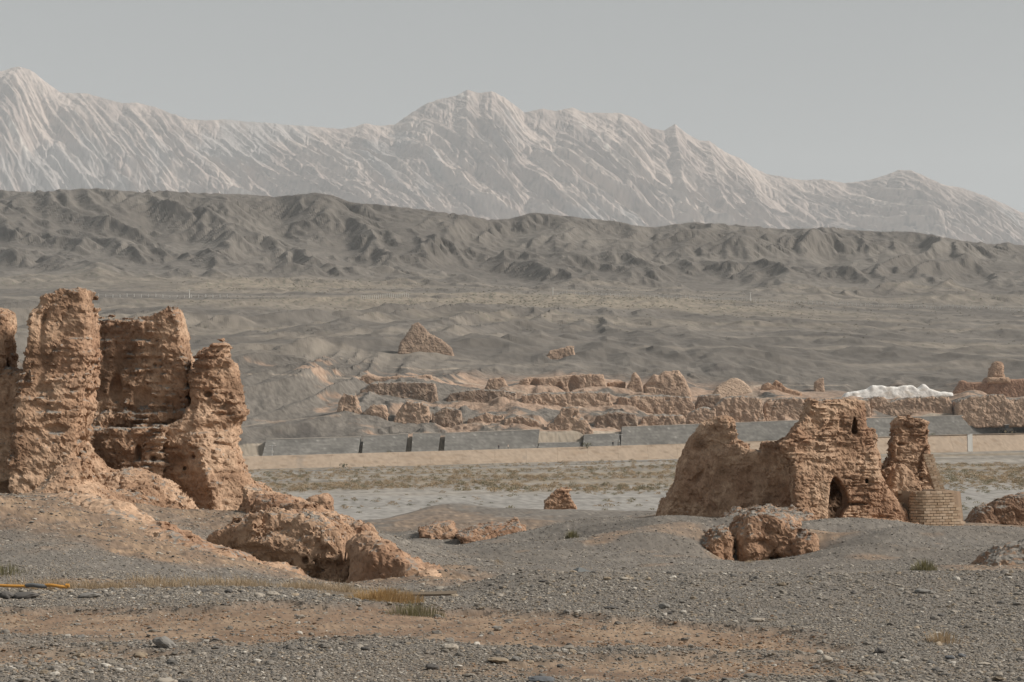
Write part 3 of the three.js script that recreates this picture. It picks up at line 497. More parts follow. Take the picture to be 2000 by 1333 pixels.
  const pos = g.attributes.position.array, nor = g.attributes.normal.array, C = new Float32Array(pos.length);
  for (let k = 0, q = 0; k < pos.length; k += 3, q++) {
    const x = pos[k] / sc + seed * 3.3, y = pos[k + 1] / sc, z = pos[k + 2] / sc;
    const a = fbm3(x * 0.7, y * 0.9, z * 0.7, 4), e = n3(x * 0.8, y * 7, z * 0.8), f = n3(x * 5, y * 5, z * 5);
    let c = mixc(MUD.mid, MUD.light, sst(-0.2, 0.3, a + 0.15 * f + 0.14 * e));
    c = mixc(c, MUD.dark, 0.7 * sst(0.06, 0.36, -a + 0.25 * f + 0.25 * n3(x * 1.7 + 40, y * 0.35, z * 1.7)));
    c = mixc(c, MUD.red, 0.45 * sst(0.05, 0.35, n3(x * 0.5 + 30, y * 0.5, z * 0.5)));
    if (tone) c = tone(c, pos[k], pos[k + 1], pos[k + 2], f, nor[k + 1]);
    if (cap && nor[k + 1] > 0.58) { const m = hsh(q, 5, 5) * 0.5 + 0.5 * (0.5 + n3(x * 3, y * 3, z * 3)); if (m < cap * sst(0.58, 0.82, nor[k + 1])) c = mixc(MUD.grit, [0.26, 0.235, 0.205], hsh(q, 8, 1)); }
    const v = 1 + 0.36 * (hsh(q, 1, 2) - 0.5) + 0.22 * f + 0.16 * n3(x * 13, y * 17, z * 13);
    C[k] = c[0] * v; C[k + 1] = c[1] * v; C[k + 2] = c[2] * v;
  }
  g.setAttribute('color', new THREE.BufferAttribute(C, 3)); if (!smooth) g.deleteAttribute('normal');
  return g;
}
function local(g, v) { g.translate(-v.x, -v.y, -v.z); return g; }
const tintTo = (c2, t) => (c) => mixc(c, c2, t);

// ---------------------------------------------------------------- the tall broken fort on the left
{
  const base = W(230, 980, 44), R = groupAt('earthen_fort_ruin', base), H = 0.0415;
  tag(R, 'tall broken mud fort ruin of pillars and walls, nearest and largest of the ruins', 'ruin');
  const add = (name, o, label) => { const m = put(name, local(solid({ h: H, noise: weather(o.w || {}), ...o }), base), earthMat, R); if (label) m.userData.label = label; return m; };
  add('pillar', { seed: 1, w: { seed: 1, courses: 0.7, layers: 1.6 }, cap: 0.5, add: [mass([[-70, 598], [-10, 600], [12, 606], [20, 615], [25, 680], [27, 712], [20, 735], [18, 800], [18, 1000], [-80, 1000]], { d: 43.9, hd: 0.5, hb: 0.7, r: 0.2 })] }, 'broken pillar cut by the edge of the picture');
  add('wall', { seed: 2, w: { seed: 2, layers: 1.8, courses: 0.4 }, cap: 0.4, add: [mass([[-90, 722], [0, 716], [30, 716], [48, 722], [62, 722], [130, 740], [150, 850], [150, 900], [120, 960], [60, 1000], [-90, 1000]], { d: 43.8, hd: 0.55, hb: 1.0, r: 0.22, s: -0.1 })], cut: [lump(20, 962, 42.6, 0.9, 0.3, 0.55)] }, 'low wall joining the two left pillars');
  add('tower', { seed: 3, w: { seed: 3, pits: 0.7, runnels: 0.9, lumps: 0.7, layers: 2.1, courses: 0.45 }, cap: 0.75, add: [mass([[77, 597], [97, 582], [131, 569], [161, 565], [176, 570], [184, 585], [187, 634], [186, 664], [186, 705], [184, 735], [177, 754], [176, 780], [175, 802], [172, 815], [165, 829], [164, 859], [164, 885], [172, 908], [190, 945], [190, 1000], [35, 1000], [35, 900], [42, 760], [49, 722], [52, 709], [54, 688], [63, 660], [66, 611]], { d: 43.6, hd: 0.62, hb: 1.0, r: 0.15, s: 0.25 })],
    cut: [tube([[78, 640, 42.75], [80, 700, 42.75], [76, 760, 42.75]], 0.1), tube([[140, 762, 42.95], [176, 756, 43.0]], 0.05), lump(110, 838, 42.6, 0.35, 0.14, 0.3), tube([[110, 868, 42.5], [110, 876, 42.5]], 0.03)] }, 'tallest pillar with a rounded gravel-strewn top');
  add('wall', { seed: 4, w: { seed: 4, courses: 0.85, runnels: 0.9, layers: 1.7, lumps: 0.7 }, cap: 0.8, add: [
    mass([[176, 626], [232, 621], [277, 619], [319, 607], [337, 601], [351, 604], [355, 619], [361, 637], [365, 667], [370, 697], [377, 720], [382, 800], [384, 830], [384, 1010], [160, 1010], [160, 700]], { d: 47.4, hd: 0.7, hb: 1.0, r: 0.12, s: -0.1 }),
    mass([[158, 838], [250, 834], [330, 833], [335, 1010], [158, 1010]], { d: 46.55, hd: 0.6, hb: 0.7, r: 0.15, s: -0.1 }),
    mass([[150, 812], [250, 806], [330, 803], [384, 800], [384, 826], [330, 829], [250, 830], [150, 836]], { d: 47.0, hd: 0.55, r: 0.14, s: -0.1 })],
    cut: [tube([[233, 615, 46.7], [231, 690, 46.72], [226, 740, 46.7], [235, 792, 46.65]], 0.09), lump(224, 758, 46.6, 0.16, 0.42, 0.35), tube([[296, 680, 46.6], [294, 740, 46.6]], 0.06), lump(276, 776, 46.6, 0.24, 0.3, 0.28), tube([[284, 640, 46.65], [284, 600, 46.65]], 0.05), lump(268, 884, 45.9, 0.07, 0.2, 0.4), lump(268, 894, 45.8, 0.08, 0.08, 0.4), lump(296, 896, 45.8, 0.09, 0.08, 0.4), lump(284, 750, 46.5, 0.06, 0.05, 0.3)] }, 'high back wall with vertical cracks and a ledge');
  const arris = (x, y) => { const xa = lerp((432 - 1000) / F * 46, (378 - 1000) / F * 46, clamp((y - 0) / 2.1)); return 0.75 * sst(2.6, 0.6, y) * clamp(1 - abs(x - xa) / 1.1); };
  add('buttress', { seed: 5, w: { seed: 5, courses: 0.85, pits: 1, layers: 1.6 }, cap: 0.3, add: [
    mass([[388, 683], [403, 677], [412, 673], [435, 668], [446, 673], [450, 701], [461, 709], [465, 742], [469, 765], [476, 780], [481, 806], [466, 826], [465, 862], [469, 892], [484, 922], [499, 941], [530, 957], [570, 972], [600, 988], [600, 1060], [420, 1060], [345, 1030], [330, 985], [319, 949], [319, 915], [322, 862], [327, 842], [360, 817], [374, 780], [371, 750], [371, 727], [379, 709]], { d: 46.9, hd: 0.5, hb: 0.9, r: 0.16, front: arris })],
    cut: [lump(403, 770, 46.1, 0.13, 0.09, 0.5), lump(372, 893, 45.5, 0.1, 0.07, 0.5), lump(354, 926, 45.6, 0.14, 0.06, 0.4), lump(346, 897, 45.6, 0.05, 0.05, 0.4), tube([[319, 850, 46.0], [318, 940, 46.0]], 0.08), lump(425, 922, 45.0, 0.22, 0.12, 0.5), lump(430, 955, 44.9, 0.3, 0.08, 0.5), lump(440, 985, 44.8, 0.35, 0.16, 0.4), lump(366, 832, 45.6, 0.13, 0.08, 0.5)] }, 'leaning stepped buttress with a pale right side');
  add('rubble_heap', { seed: 6, w: { seed: 6, layers: 0.3, lumps: 1.2, runnels: 0.4 }, cap: 0.3, blend: 0.5, add: [lump(185, 935, 44.6, 0.34, 0.6, 0.6), lump(262, 985, 44.4, 0.95, 0.8, 1.2), lump(320, 1005, 44.2, 0.8, 0.5, 0.9), lump(205, 1000, 43, 1.1, 0.45, 1.2)] });
  add('rubble_heap', { seed: 7, w: { seed: 7, lumps: 1.3, layers: 0.5 }, cap: 0.12, add: [mass([[62, 975], [90, 945], [112, 915], [130, 903], [158, 900], [172, 915], [184, 940], [215, 968], [260, 1000], [320, 1040], [200, 1050], [20, 1030], [45, 985]], { d: 41.0, hd: 0.4, hb: 1.9, r: 0.3 })], cut: [lump(146, 972, 40.7, 0.13, 0.16, 0.5), lump(80, 968, 40.8, 0.5, 0.12, 0.4), lump(128, 908, 41.0, 0.08, 0.08, 0.4)] });
  add('collapsed_block', { seed: 8, w: { seed: 8, lumps: 2.2, layers: 1, pits: 1.2, runnels: 1.6, crag: 1.8 }, cap: 0.4, blend: 0.35, tone: (c) => mixc(c, MUD.mid, 0.35), add: [
    mass([[415, 1045], [440, 1022], [480, 1006], [560, 1000], [600, 998], [640, 1010], [665, 1028], [684, 1050], [694, 1080], [708, 1112], [712, 1175], [560, 1175], [425, 1130]], { d: 38, hd: 1.1, hb: 1.25, r: 0.3, s: -0.25 }), lump(625, 1062, 37.3, 0.5, 0.5, 0.7), lump(520, 1058, 37.4, 0.7, 0.42, 0.6)],
    cut: [tube([[592, 1010, 36.4], [588, 1060, 36.4], [584, 1120, 36.5]], 0.1), lump(646, 1026, 36.5, 0.07, 0.09, 0.6), lump(592, 1097, 36.3, 0.08, 0.09, 0.5), lump(500, 1088, 36.4, 0.85, 0.11, 0.5), lump(470, 1075, 36.6, 0.6, 0.1, 0.5), lump(630, 1075, 36.2, 0.2, 0.06, 0.4)] }, 'undercut lower block with a gravel top');
  add('collapsed_block', { seed: 9, w: { seed: 9, lumps: 1.4, runnels: 1.3, layers: 0.4 }, cap: 0.35, blend: 0.4, add: [
    mass([[480, 950], [560, 968], [600, 985], [650, 1001], [690, 1017], [715, 1022], [726, 1030], [732, 1050], [770, 1078], [815, 1100], [862, 1124], [910, 1146], [820, 1180], [660, 1170], [560, 1100], [470, 1050]], { d: 40.2, hd: 0.6, hb: 2.0, r: 0.35, s: -0.9 })], cut: [tube([[668, 1032, 38.2], [680, 1070, 37.6]], 0.08)] }, 'slumped spur running down to the gravel');
  add('earth_skirt', { seed: 20, h: 0.055, w: { seed: 20, lumps: 1.4, layers: 0.3, blocks: 0.7, runnels: 1.2, cracks: 0.5 }, cap: 0.25, add: [mass([[680, 1060], [700, 1034], [730, 1036], [770, 1068], [815, 1094], [865, 1120], [935, 1146], [935, 1180], [690, 1180]], { d: 35.4, hd: 0.35, hb: 1.5, r: 0.3, s: -0.75 })] }, 'earth slope running from the lower block down to the gravel');
  add('earth_skirt', { seed: 10, h: 0.055, w: { seed: 10, lumps: 1.6, layers: 0.4, blocks: 0.7, runnels: 0.8, cracks: 0.5 }, cap: 0.3, add: [mass([[-60, 985], [20, 972], [70, 968], [120, 962], [180, 966], [230, 984], [290, 1010], [350, 1038], [430, 1076], [500, 1100], [570, 1124], [600, 1150], [300, 1120], [60, 1080], [-60, 1060]], { d: 31.9, hd: 0.5, hb: 1.7, r: 0.4, s: -0.72 })] }, 'broad eroded earth skirt sloping down in front of the pillars');
}
stage('left ruin');
// ---------------------------------------------------------------- the vaulted ruin on the right
{
  const base = W(1550, 1020, 74), R = groupAt('mudbrick_house_ruin', base), H = 0.054;
  tag(R, 'roofless mudbrick house ruin with an arched doorway, right of centre', 'ruin');
  const add = (name, o, label) => { const m = put(name, local(solid({ h: H, noise: weather(o.w || {}), ...o }), base), earthMat, R); if (label) m.userData.label = label; return m; };
  add('front_wall', { seed: 11, w: { seed: 11, courses: 1.25, lumps: 0.7, layers: 0.6, pits: 0.6, runnels: 0.7 }, cap: 0, add: [
    mass([[1515, 868], [1532, 856], [1556, 828], [1566, 813], [1571, 792], [1578, 779], [1592, 784], [1596, 792], [1620, 784], [1651, 778], [1678, 780], [1688, 786], [1689, 801], [1691, 818], [1692, 835], [1699, 842], [1705, 866], [1712, 883], [1712, 917], [1719, 930], [1729, 951], [1743, 971], [1766, 998], [1785, 1020], [1785, 1040], [1549, 1046], [1546, 960], [1543, 900]], { d: 75, hd: 0.55, hb: 0.95, r: 0.18, s: 0.42 })],
    cut: [mass([[1612, 1040], [1617, 971], [1620, 943], [1627, 932], [1634, 932], [1642, 942], [1652, 956], [1659, 975], [1658, 990], [1648, 1000], [1642, 1014], [1640, 1040]], { d: 74.2, hd: 1.9, r: 0.05 }), lump(1668, 832, 74.7, 0.1, 0.35, 0.35), lump(1668, 842, 74.7, 0.14, 0.14, 0.4), lump(1690, 935, 75.0, 0.14, 0.38, 0.35), lump(1540, 1002, 73.6, 0.3, 0.14, 0.3), lump(1676, 985, 74.4, 0.5, 0.06, 0.3)] }, 'tall gable wall of worn brick courses with the doorway');
  add('inner_wall', { seed: 16, w: { seed: 16, courses: 0.6 }, add: [mass([[1590, 925], [1680, 925], [1700, 1040], [1570, 1040]], { d: 77.4, hd: 0.4, r: 0.15, s: 0.42 })] });
  add('vault_roof', { seed: 19, w: { seed: 19 }, add: [mass([[1580, 895], [1690, 895], [1700, 922], [1570, 922]], { d: 76.9, hd: 1.3, r: 0.1, s: 0.3 })] });  // unseen slab added behind the doorway to keep sky light off the interior
  add('side_wall', { seed: 12, w: { seed: 12, courses: 0.7, lumps: 1.1 }, cap: 0.15, add: [
    mass([[1385, 880], [1440, 862], [1462, 876], [1484, 880], [1487, 862], [1498, 857], [1512, 864], [1530, 856], [1552, 838], [1556, 900], [1556, 1046], [1480, 1040], [1385, 1030]], { d: 75.8, hd: 0.5, hb: 0.85, r: 0.2, s: -0.75 })], cut: [lump(1384, 1005, 76.2, 0.45, 0.62, 0.9)] }, 'low side wall facing left');
  add('corner_tower', { seed: 13, w: { seed: 13, lumps: 1.2, courses: 0.35 }, cap: 0.1, add: [
    mass([[1278, 1028], [1282, 1014], [1294, 981], [1316, 944], [1326, 900], [1338, 869], [1359, 839], [1369, 825], [1396, 816], [1420, 815], [1436, 822], [1439, 839], [1441, 857], [1462, 868], [1466, 900], [1460, 960], [1452, 1000], [1452, 1030]], { d: 77.4, hd: 0.55, hb: 1.0, r: 0.3, s: -0.6 })], cut: [lump(1386, 1002, 76.0, 0.42, 0.5, 0.7), tube([[1376, 895, 76.6], [1378, 925, 76.4]], 0.06)] }, 'sloping corner stump left of the doorway');
  add('stump', { seed: 14, w: { seed: 14, courses: 0.6 }, add: [mass([[1688, 840], [1703, 834], [1711, 840], [1713, 855], [1710, 875], [1719, 895], [1723, 907], [1718, 922], [1735, 960], [1690, 980], [1680, 900]], { d: 77.4, hd: 0.4, hb: 0.6, r: 0.15 })] });
  add('rubble_heap', { seed: 15, w: { seed: 15, lumps: 1.4, layers: 0.2, runnels: 0.3 }, cap: 0.3, add: [lump(1480, 1020, 73.8, 0.95, 0.6, 1.2), lump(1700, 1030, 74.4, 1.9, 0.32, 1.1)] });
  // separate tower with brick repairs
  const tb = W(1790, 1000, 76.6), T = groupAt('mudbrick_tower_ruin', tb);
  tag(T, 'square mudbrick tower stump propped by new brickwork, beside the arched house ruin', 'ruin');
  const addT = (name, o) => put(name, local(solid({ h: H, noise: weather(o.w || {}), ...o }), tb), earthMat, T);
  addT('tower', { seed: 17, w: { seed: 17, courses: 0.9, lumps: 0.8 }, cap: 0.1, add: [mass([[1741, 826], [1750, 816], [1767, 814], [1790, 818], [1811, 825], [1814, 839], [1812, 862], [1814, 883], [1822, 900], [1832, 960], [1836, 1035], [1745, 1035], [1728, 990], [1716, 924], [1726, 908], [1738, 890], [1737, 869], [1741, 852]], { d: 77.8, hd: 0.55, hb: 0.9, r: 0.16, s: 0.1 })], cut: [lump(1762, 868, 77.0, 0.22, 0.08, 0.4)] });
  addT('rubble_heap', { seed: 18, w: { seed: 18, lumps: 1.2, layers: 0.2, courses: 0.2 }, cap: 0.05, add: [mass([[1722, 950], [1738, 920], [1752, 904], [1772, 906], [1785, 925], [1802, 955], [1806, 1000], [1800, 1040], [1755, 1040], [1735, 990]], { d: 76.3, hd: 0.35, hb: 0.7, r: 0.3 })] });
  // curved retaining wall of new bricks: every brick its own piece
  const r = rng(41), path = [[1762, 77.6], [1763, 76.5], [1768, 75.6], [1780, 75.05], [1800, 74.9], [1830, 75.1], [1860, 75.4], [1884, 75.7]].map(([px, d]) => new THREE.Vector3((px - 1000) / F * d, 0, -d));
  const curve = new THREE.CatmullRomCurve3(path), len = curve.getLength(), y0 = W(1800, 1026, 74.9).y - 0.214, ch = 0.107, rows = 14;
  const bm = [lin(0.40, 0.305, 0.215), lin(0.36, 0.265, 0.185), lin(0.44, 0.34, 0.25), lin(0.32, 0.23, 0.155), lin(0.38, 0.28, 0.197)].map((c) => dull({ color: c }));
  const bg = [0, 1, 2, 3].map(() => { const g = new THREE.BoxGeometry(1, 1, 1, 2, 1, 1), p = g.attributes.position, k = new Map(); for (let i = 0; i < p.count; i++) { const key = [p.getX(i), p.getY(i), p.getZ(i)].map((v) => v.toFixed(2)).join(); if (!k.has(key)) k.set(key, [0, 0, 0].map(() => (r() - 0.5) * 0.1)); const o = k.get(key); p.setXYZ(i, p.getX(i) + o[0] * 0.5, p.getY(i) + o[1], p.getZ(i) + o[2] * 0.7); } g.computeVertexNormals(); return g; });
  const fill = []; // earth packed behind and between the bricks
  const brick = (at, ry, l, hgt = 0.088) => { const m = put('brick', bg[floor(r() * 4)], bm[floor(r() * 5)], T); m.position.copy(at).sub(tb); m.rotation.set((r() - 0.5) * 0.03, ry + (r() - 0.5) * 0.05, (r() - 0.5) * 0.03); m.scale.set(l, hgt, 0.15); };
  for (let row = 0; row < rows; row++) {
    const inset = row * 0.018; let u = (row & 1) * 0.135 - 0.27;
    while (u < len) {
      const L = 0.25 + 0.03 * (r() - 0.5), a = clamp((u + L / 2) / len, 0.001, 0.999);
      if (!(u + L > len + 0.02 - row * 0.03)) { const p = curve.getPointAt(a), t = curve.getTangentAt(a), nrm = new THREE.Vector3(t.z, 0, -t.x); if (nrm.z < 0 && a > 0.3) nrm.negate(); const out = new THREE.Vector3(-t.z, 0, t.x); if (out.z < 0) out.negate(); if (a < 0.25 && out.x > 0) out.negate(); p.addScaledVector(out, -inset + (r() - 0.5) * 0.02); p.y = y0 + (row + 0.5) * ch; brick(p, Math.atan2(-t.z, t.x), L); }
      u += L + 0.026;
    }
  }
  { // packed earth core under the curved wall, following its line a few centimetres inside
    const pts = []; for (let k = 0; k <= 24; k++) { const p = curve.getPointAt(k / 24), t = curve.getTangentAt(k / 24), out = new THREE.Vector3(-t.z, 0, t.x); if (out.z < 0) out.negate(); if (k < 6 && out.x > 0) out.negate(); pts.push([p, out]); }
    const P = [], I = [], back = W(1830, 1000, 77.4), top = y0 + rows * ch;
    const ring = (y, inset) => { for (const [p, o] of pts) P.push(p.x - o.x * inset - tb.x, y - tb.y, p.z - o.z * inset - tb.z); };
    ring(y0 - 0.35, 0.035); ring(top - 0.03, 0.035 + rows * 0.018); const n = pts.length; P.push(back.x - tb.x, top + 0.05 - tb.y, back.z - tb.z);
    for (let i = 0; i < n - 1; i++) { I.push(i, i + 1, n + i, i + 1, n + i + 1, n + i, n + i, n + i + 1, 2 * n); }
    I.push(n - 1, 2 * n, 2 * n - 1);
    const g = new THREE.BufferGeometry(); g.setAttribute('position', new THREE.Float32BufferAttribute(P, 3)); g.setIndex(I); g.computeVertexNormals();
    put('earth_fill', g, dull({ color: lin(0.2, 0.14, 0.095), side: THREE.DoubleSide }), T);
  }
  // leaning brick prop against the tower
  const A = W(1796, 962, 76.4), B = W(1808, 886, 77.0), hgt = B.y - A.y, nrow = floor(hgt / ch), dir = new THREE.Vector3(0.83, 0, -0.15).normalize();
  for (let k = 0; k < nrow; k++) {
    const t = k / nrow, c = new THREE.Vector3(lerp(W(1827, 960, 76).x, W(1803, 886, 76.6).x, t), A.y + (k + 0.5) * ch, lerp(-76.0, -76.7, t));
    const wdt = 0.36, n = 2, off = (k & 1) * 0.12;
    for (let q = 0; q < n; q++) { const L = q === 0 ? 0.12 + off : 0.26 - off; const at = c.clone().addScaledVector(dir, q === 0 ? (0.12 + off) / 2 - 0.01 : (0.12 + off) + 0.012 + (0.26 - off) / 2); brick(at, 0.18, L); }
    for (let q = 1; q < 3; q++) { const at = c.clone().addScaledVector(new THREE.Vector3(0.18, 0, -0.98), 0.16 * q + 0.05).addScaledVector(dir, 0.1); brick(at, 0.18, 0.22); }
  }
}
stage('right ruin');
// ---------------------------------------------------------------- smaller ruins and lumps of earth near by
function outcrop(name, outline, o, label, category, noise = {}, more = {}) {
  if (o.d > 400) { const low = max(...outline.map((p) => p[1])), top = min(...outline.map((p) => p[1])); outline = outline.map(([a, b]) => [a, b > low - 0.18 * (low - top) ? b + 14 : b]); }
  const c = outline.reduce((a, p) => [a[0] + p[0] / outline.length, max(a[1], p[1])], [0, 0]), base = W(c[0], c[1], o.d), far = o.d > 400;
  const g = local(solid({ add: [mass(outline, o), ...(more.add || [])], h: more.h || (far ? 0.5 : 0.062), noise: weather({ sc: far ? 3.6 : 1, seed: outline[0][0] * 0.013, ...noise }), sc: far ? 3.6 : 1, seed: outline[0][0] * 0.011, ...more, add: [mass(outline, o), ...(more.add || [])] }), base);
  const m = put(name, g, earthMat); m.position.copy(base);
  return category ? tag(m, label, category) : tag(m, label, null, null, 'structure');
}
const redder = (t) => (c) => mixc(c, MUD.red, t);
outcrop('mudbrick_pillar_ruin', [[1060, 1020], [1062, 1000], [1064, 978], [1075, 968], [1087, 956], [1095, 952], [1115, 954], [1115, 978], [1126, 987], [1129, 1000], [1150, 1004], [1160, 1020]], { d: 108, hd: 0.45, hb: 0.8, r: 0.15 }, 'small lone mudbrick stump standing at the edge of the riverbed', 'ruin', { courses: 1.1, lumps: 0.8 }, { tone: redder(0.35) });
outcrop('earth_outcrop', [[584, 1000], [589, 976], [611, 967], [640, 965], [651, 980], [652, 1010], [600, 1020]], { d: 60, hd: 0.5, r: 0.2 }, 'brown earth block behind the fort spur', null, { lumps: 1.2 }, { tone: redder(0.3) });
outcrop('earth_outcrop', [[890, 1042], [931, 1027], [972, 1022], [1009, 1018], [1025, 1030], [1029, 1042], [1005, 1064], [964, 1072], [905, 1064]], { d: 76.5, hd: 1.2, hb: 1.8, r: 0.3, s: 0.2 }, 'red earth scarp in the mound', null, { lumps: 1.2, layers: 1.2 }, { tone: redder(0.45), cap: 0.5 });
outcrop('earth_outcrop', [[818, 1030], [849, 1020], [882, 1020], [896, 1036], [884, 1056], [841, 1060], [822, 1048]], { d: 78, hd: 1.2, hb: 1.8, r: 0.3 }, 'small cracked red scarp', null, { runnels: 1.8 }, { tone: redder(0.4), cap: 0.5 });
outcrop('earth_outcrop', [[1425, 1080], [1430, 1040], [1450, 1009], [1478, 998], [1498, 998], [1518, 1010], [1546, 1024], [1566, 1034], [1586, 1046], [1594, 1063], [1588, 1085], [1576, 1100], [1556, 1112], [1539, 1104], [1525, 1098], [1498, 1080], [1478, 1098], [1454, 1118], [1432, 1118]], { d: 57.4, hd: 1.4, hb: 1.6, r: 0.35 }, 'hanging earth lump below the house ruin', null, { lumps: 2.2, layers: 0.8, pits: 1.2, crag: 2.2, runnels: 1.5, grain: 1.3 }, { h: 0.06, tone: redder(0.3), cap: 0.8, add: [lump(1560, 1070, 56.4, 0.45, 0.5, 0.7), lump(1468, 1066, 56.4, 0.4, 0.55, 0.6), lump(1485, 1022, 61, 1.1, 0.42, 2.6), lump(1492, 1020, 65.5, 1.25, 0.42, 3), lump(1502, 1016, 70.5, 1.6, 0.5, 3)] });
outcrop('earth_outcrop', [[1372, 1048], [1382, 1040], [1400, 1030], [1416, 1028], [1427, 1044], [1430, 1080], [1428, 1110], [1412, 1120], [1390, 1110], [1372, 1090], [1362, 1062]], { d: 56.8, hd: 1.1, hb: 1.3, r: 0.25 }, 'split earth face beside the hanging lump', null, { lumps: 1.8, runnels: 1.6, crag: 2 }, { h: 0.045, tone: redder(0.3), cap: 0.75, cut: [lump(1394, 1046, 55.6, 0.3, 0.07, 0.5)] });
outcrop('earth_outcrop', [[1164, 1062], [1180, 1055], [1190, 1060], [1206, 1086], [1200, 1104], [1176, 1104], [1168, 1085]], { d: 57.3, hd: 0.45, hb: 0.7, r: 0.2 }, 'narrow red scar in the grey mound', null, { runnels: 1.2 }, { tone: redder(0.55), cap: 0.3 });
outcrop('earth_outcrop', [[1888, 1022], [1905, 998], [1935, 984], [1970, 970], [2000, 964], [2080, 960], [2100, 1060], [1930, 1054], [1900, 1040]], { d: 84, hd: 0.9, hb: 1.3, r: 0.4 }, 'dark red earth bank cut by the right edge', null, { lumps: 1.3 }, { tone: (c) => mixc(c, [0.17, 0.1, 0.065], 0.6), cap: 0.5 });
outcrop('earth_outcrop', [[1885, 1125], [1920, 1086], [1950, 1066], [1980, 1058], [2010, 1055], [2090, 1062], [2120, 1140], [1895, 1140]], { d: 44, hd: 0.6, hb: 1.4, r: 0.5 }, 'low red earth mound at the right edge', null, { lumps: 1.1, layers: 0.4 }, { tone: (c) => mixc(c, [0.19, 0.118, 0.078], 0.55), cap: 0.75 });
stage('near outcrops');
// ---------------------------------------------------------------- river bank works: sloping revetment, road, stone retaining walls
const bankPoint = (px, off, y) => { const d = bankAt(px) + off; return new THREE.Vector3((px - 1000) / F * d, y, -d); };
function prismOf(a, b, c, d, back, seg, color, seed) { // face a(bottom left) b(bottom right) c(top right) d(top left), pushed back by `back` metres
  const [nu, nv] = seg, g = sheet(nu + 1, nv + 1, (i, j) => { const p = a.clone().lerp(b, i / nu), q = d.clone().lerp(c, i / nu); p.lerp(q, j / nv); const w = 0.06 * n3(p.x * 0.3, p.y * 0.6, seed); return [p.x, p.y, p.z + w]; }, (x, y, z, i, j) => color(x, y, z, i, j));
  const ring = [a, b, c, d], P = [], I = [], off = back;
  for (const p of ring) P.push(p.x, p.y, p.z); for (const p of ring) P.push(p.x, p.y, p.z - off);
  I.push(4, 6, 5, 4, 7, 6, 0, 3, 7, 0, 7, 4, 1, 5, 6, 1, 6, 2, 3, 2, 6, 3, 6, 7, 0, 4, 5, 0, 5, 1);
  const k = new THREE.BufferGeometry(); k.setAttribute('position', new THREE.Float32BufferAttribute(P, 3)); k.setIndex(I);
  const kk = k.toNonIndexed(); kk.computeVertexNormals(); const n = kk.attributes.position.count, C = new Float32Array(n * 3); for (let i = 0; i < n; i++) { const c = color(kk.attributes.position.getX(i), kk.attributes.position.getY(i), 0, i, 1); C[i * 3] = c[0]; C[i * 3 + 1] = c[1]; C[i * 3 + 2] = c[2]; }
  kk.setAttribute('color', new THREE.BufferAttribute(C, 3)); return mergeGeometries([g.toNonIndexed(), kk]);
}
{
  const R = groupAt('river_revetment', bankPoint(1200, 0, river(50, 700)));
  tag(R, 'long sloping sand-coloured concrete revetment along the far river bank', 'revetment');
  const edges = []; for (let x = -160; x <= 245; x += 11) edges.push(x);
  const at = (x, top) => { const d = bankD(x); const px0 = 1000 + F * x / d; if (!top) return new THREE.Vector3(x, river(x, d) - 0.4, -d); const d2 = d + 9, px = 1000 + F * x / d2; return new THREE.Vector3(x, W(px, interp(yRevet, px), d2).y + 0.12, -d2); };
  for (let k = 0; k < edges.length - 1; k++) {
    const xa = edges[k] + 0.018, xb = edges[k + 1] - 0.018, t = hsh(k, 2, 9);
    const g = prismOf(at(xa, 0), at(xb, 0), at(xb, 1), at(xa, 1), 4, [14, 10], (x, y, z, i, j) => { let c = mixc([0.335, 0.262, 0.197], [0.318, 0.248, 0.186], t); const s = n2(x * 0.09, y * 2.4) + 0.4 * n2(x * 0.5, y * 0.7); c = mixc(c, [0.29, 0.215, 0.15], sst(0.1, 0.6, s) * 0.6); c = mixc(c, [0.24, 0.205, 0.17], sst(0.45, 0.7, n2(x * 0.22 + 7, y * 0.25)) * 0.5); c = mixc(c, [0.2, 0.145, 0.1], 0.7 * sst(0.06, 0.0, abs(n2(x * 0.03 + 2, y * 1.1)))); const v = 1 + 0.26 * (hsh(i, j, k) - 0.5); return c.map((q) => q * v); }, k);
    put('panel', local(g, R.position), earthMat, R);
  }
  // pale strip of concrete steps running down the revetment at the right
  const xs = (894 / F) * bankAt(1894), s0 = at(xs, 0), s1 = at(xs * (1 + 9.6 / bankAt(1894)), 1), st = groupAt('concrete_stair', s0); tag(st, 'narrow white concrete stair running down the river revetment', 'stair');
  const sm = dull({ color: lin(0.72, 0.7, 0.66) }); for (let k = 0; k < 18; k++) { const t = (k + 0.5) / 18, p = s0.clone().lerp(s1, t), m = put('step', new THREE.BoxGeometry(1.9, 0.45, 0.75), sm, st); m.position.copy(p).sub(s0).add(new THREE.Vector3(0, 0.12, 0.12)); }
}
const stoneGrey = (x, y, z, i, j) => { let c = [0.155, 0.15, 0.14]; const s = n2(x * 0.25, y * 1.6); c = mixc(c, [0.2, 0.193, 0.178], sst(-0.2, 0.4, s)); c = mixc(c, [0.115, 0.112, 0.105], sst(0.2, 0.5, n2(x * 0.06 + 4, y * 0.3)) * 0.7); const h = hsh(i, j, 31), v = 1 + 0.4 * (h - 0.5) + 0.16 * (hsh(floor(x / 8.3), 7, 2) - 0.5) + (h > 0.985 ? 0.5 : 0); return c.map((q) => q * v); };
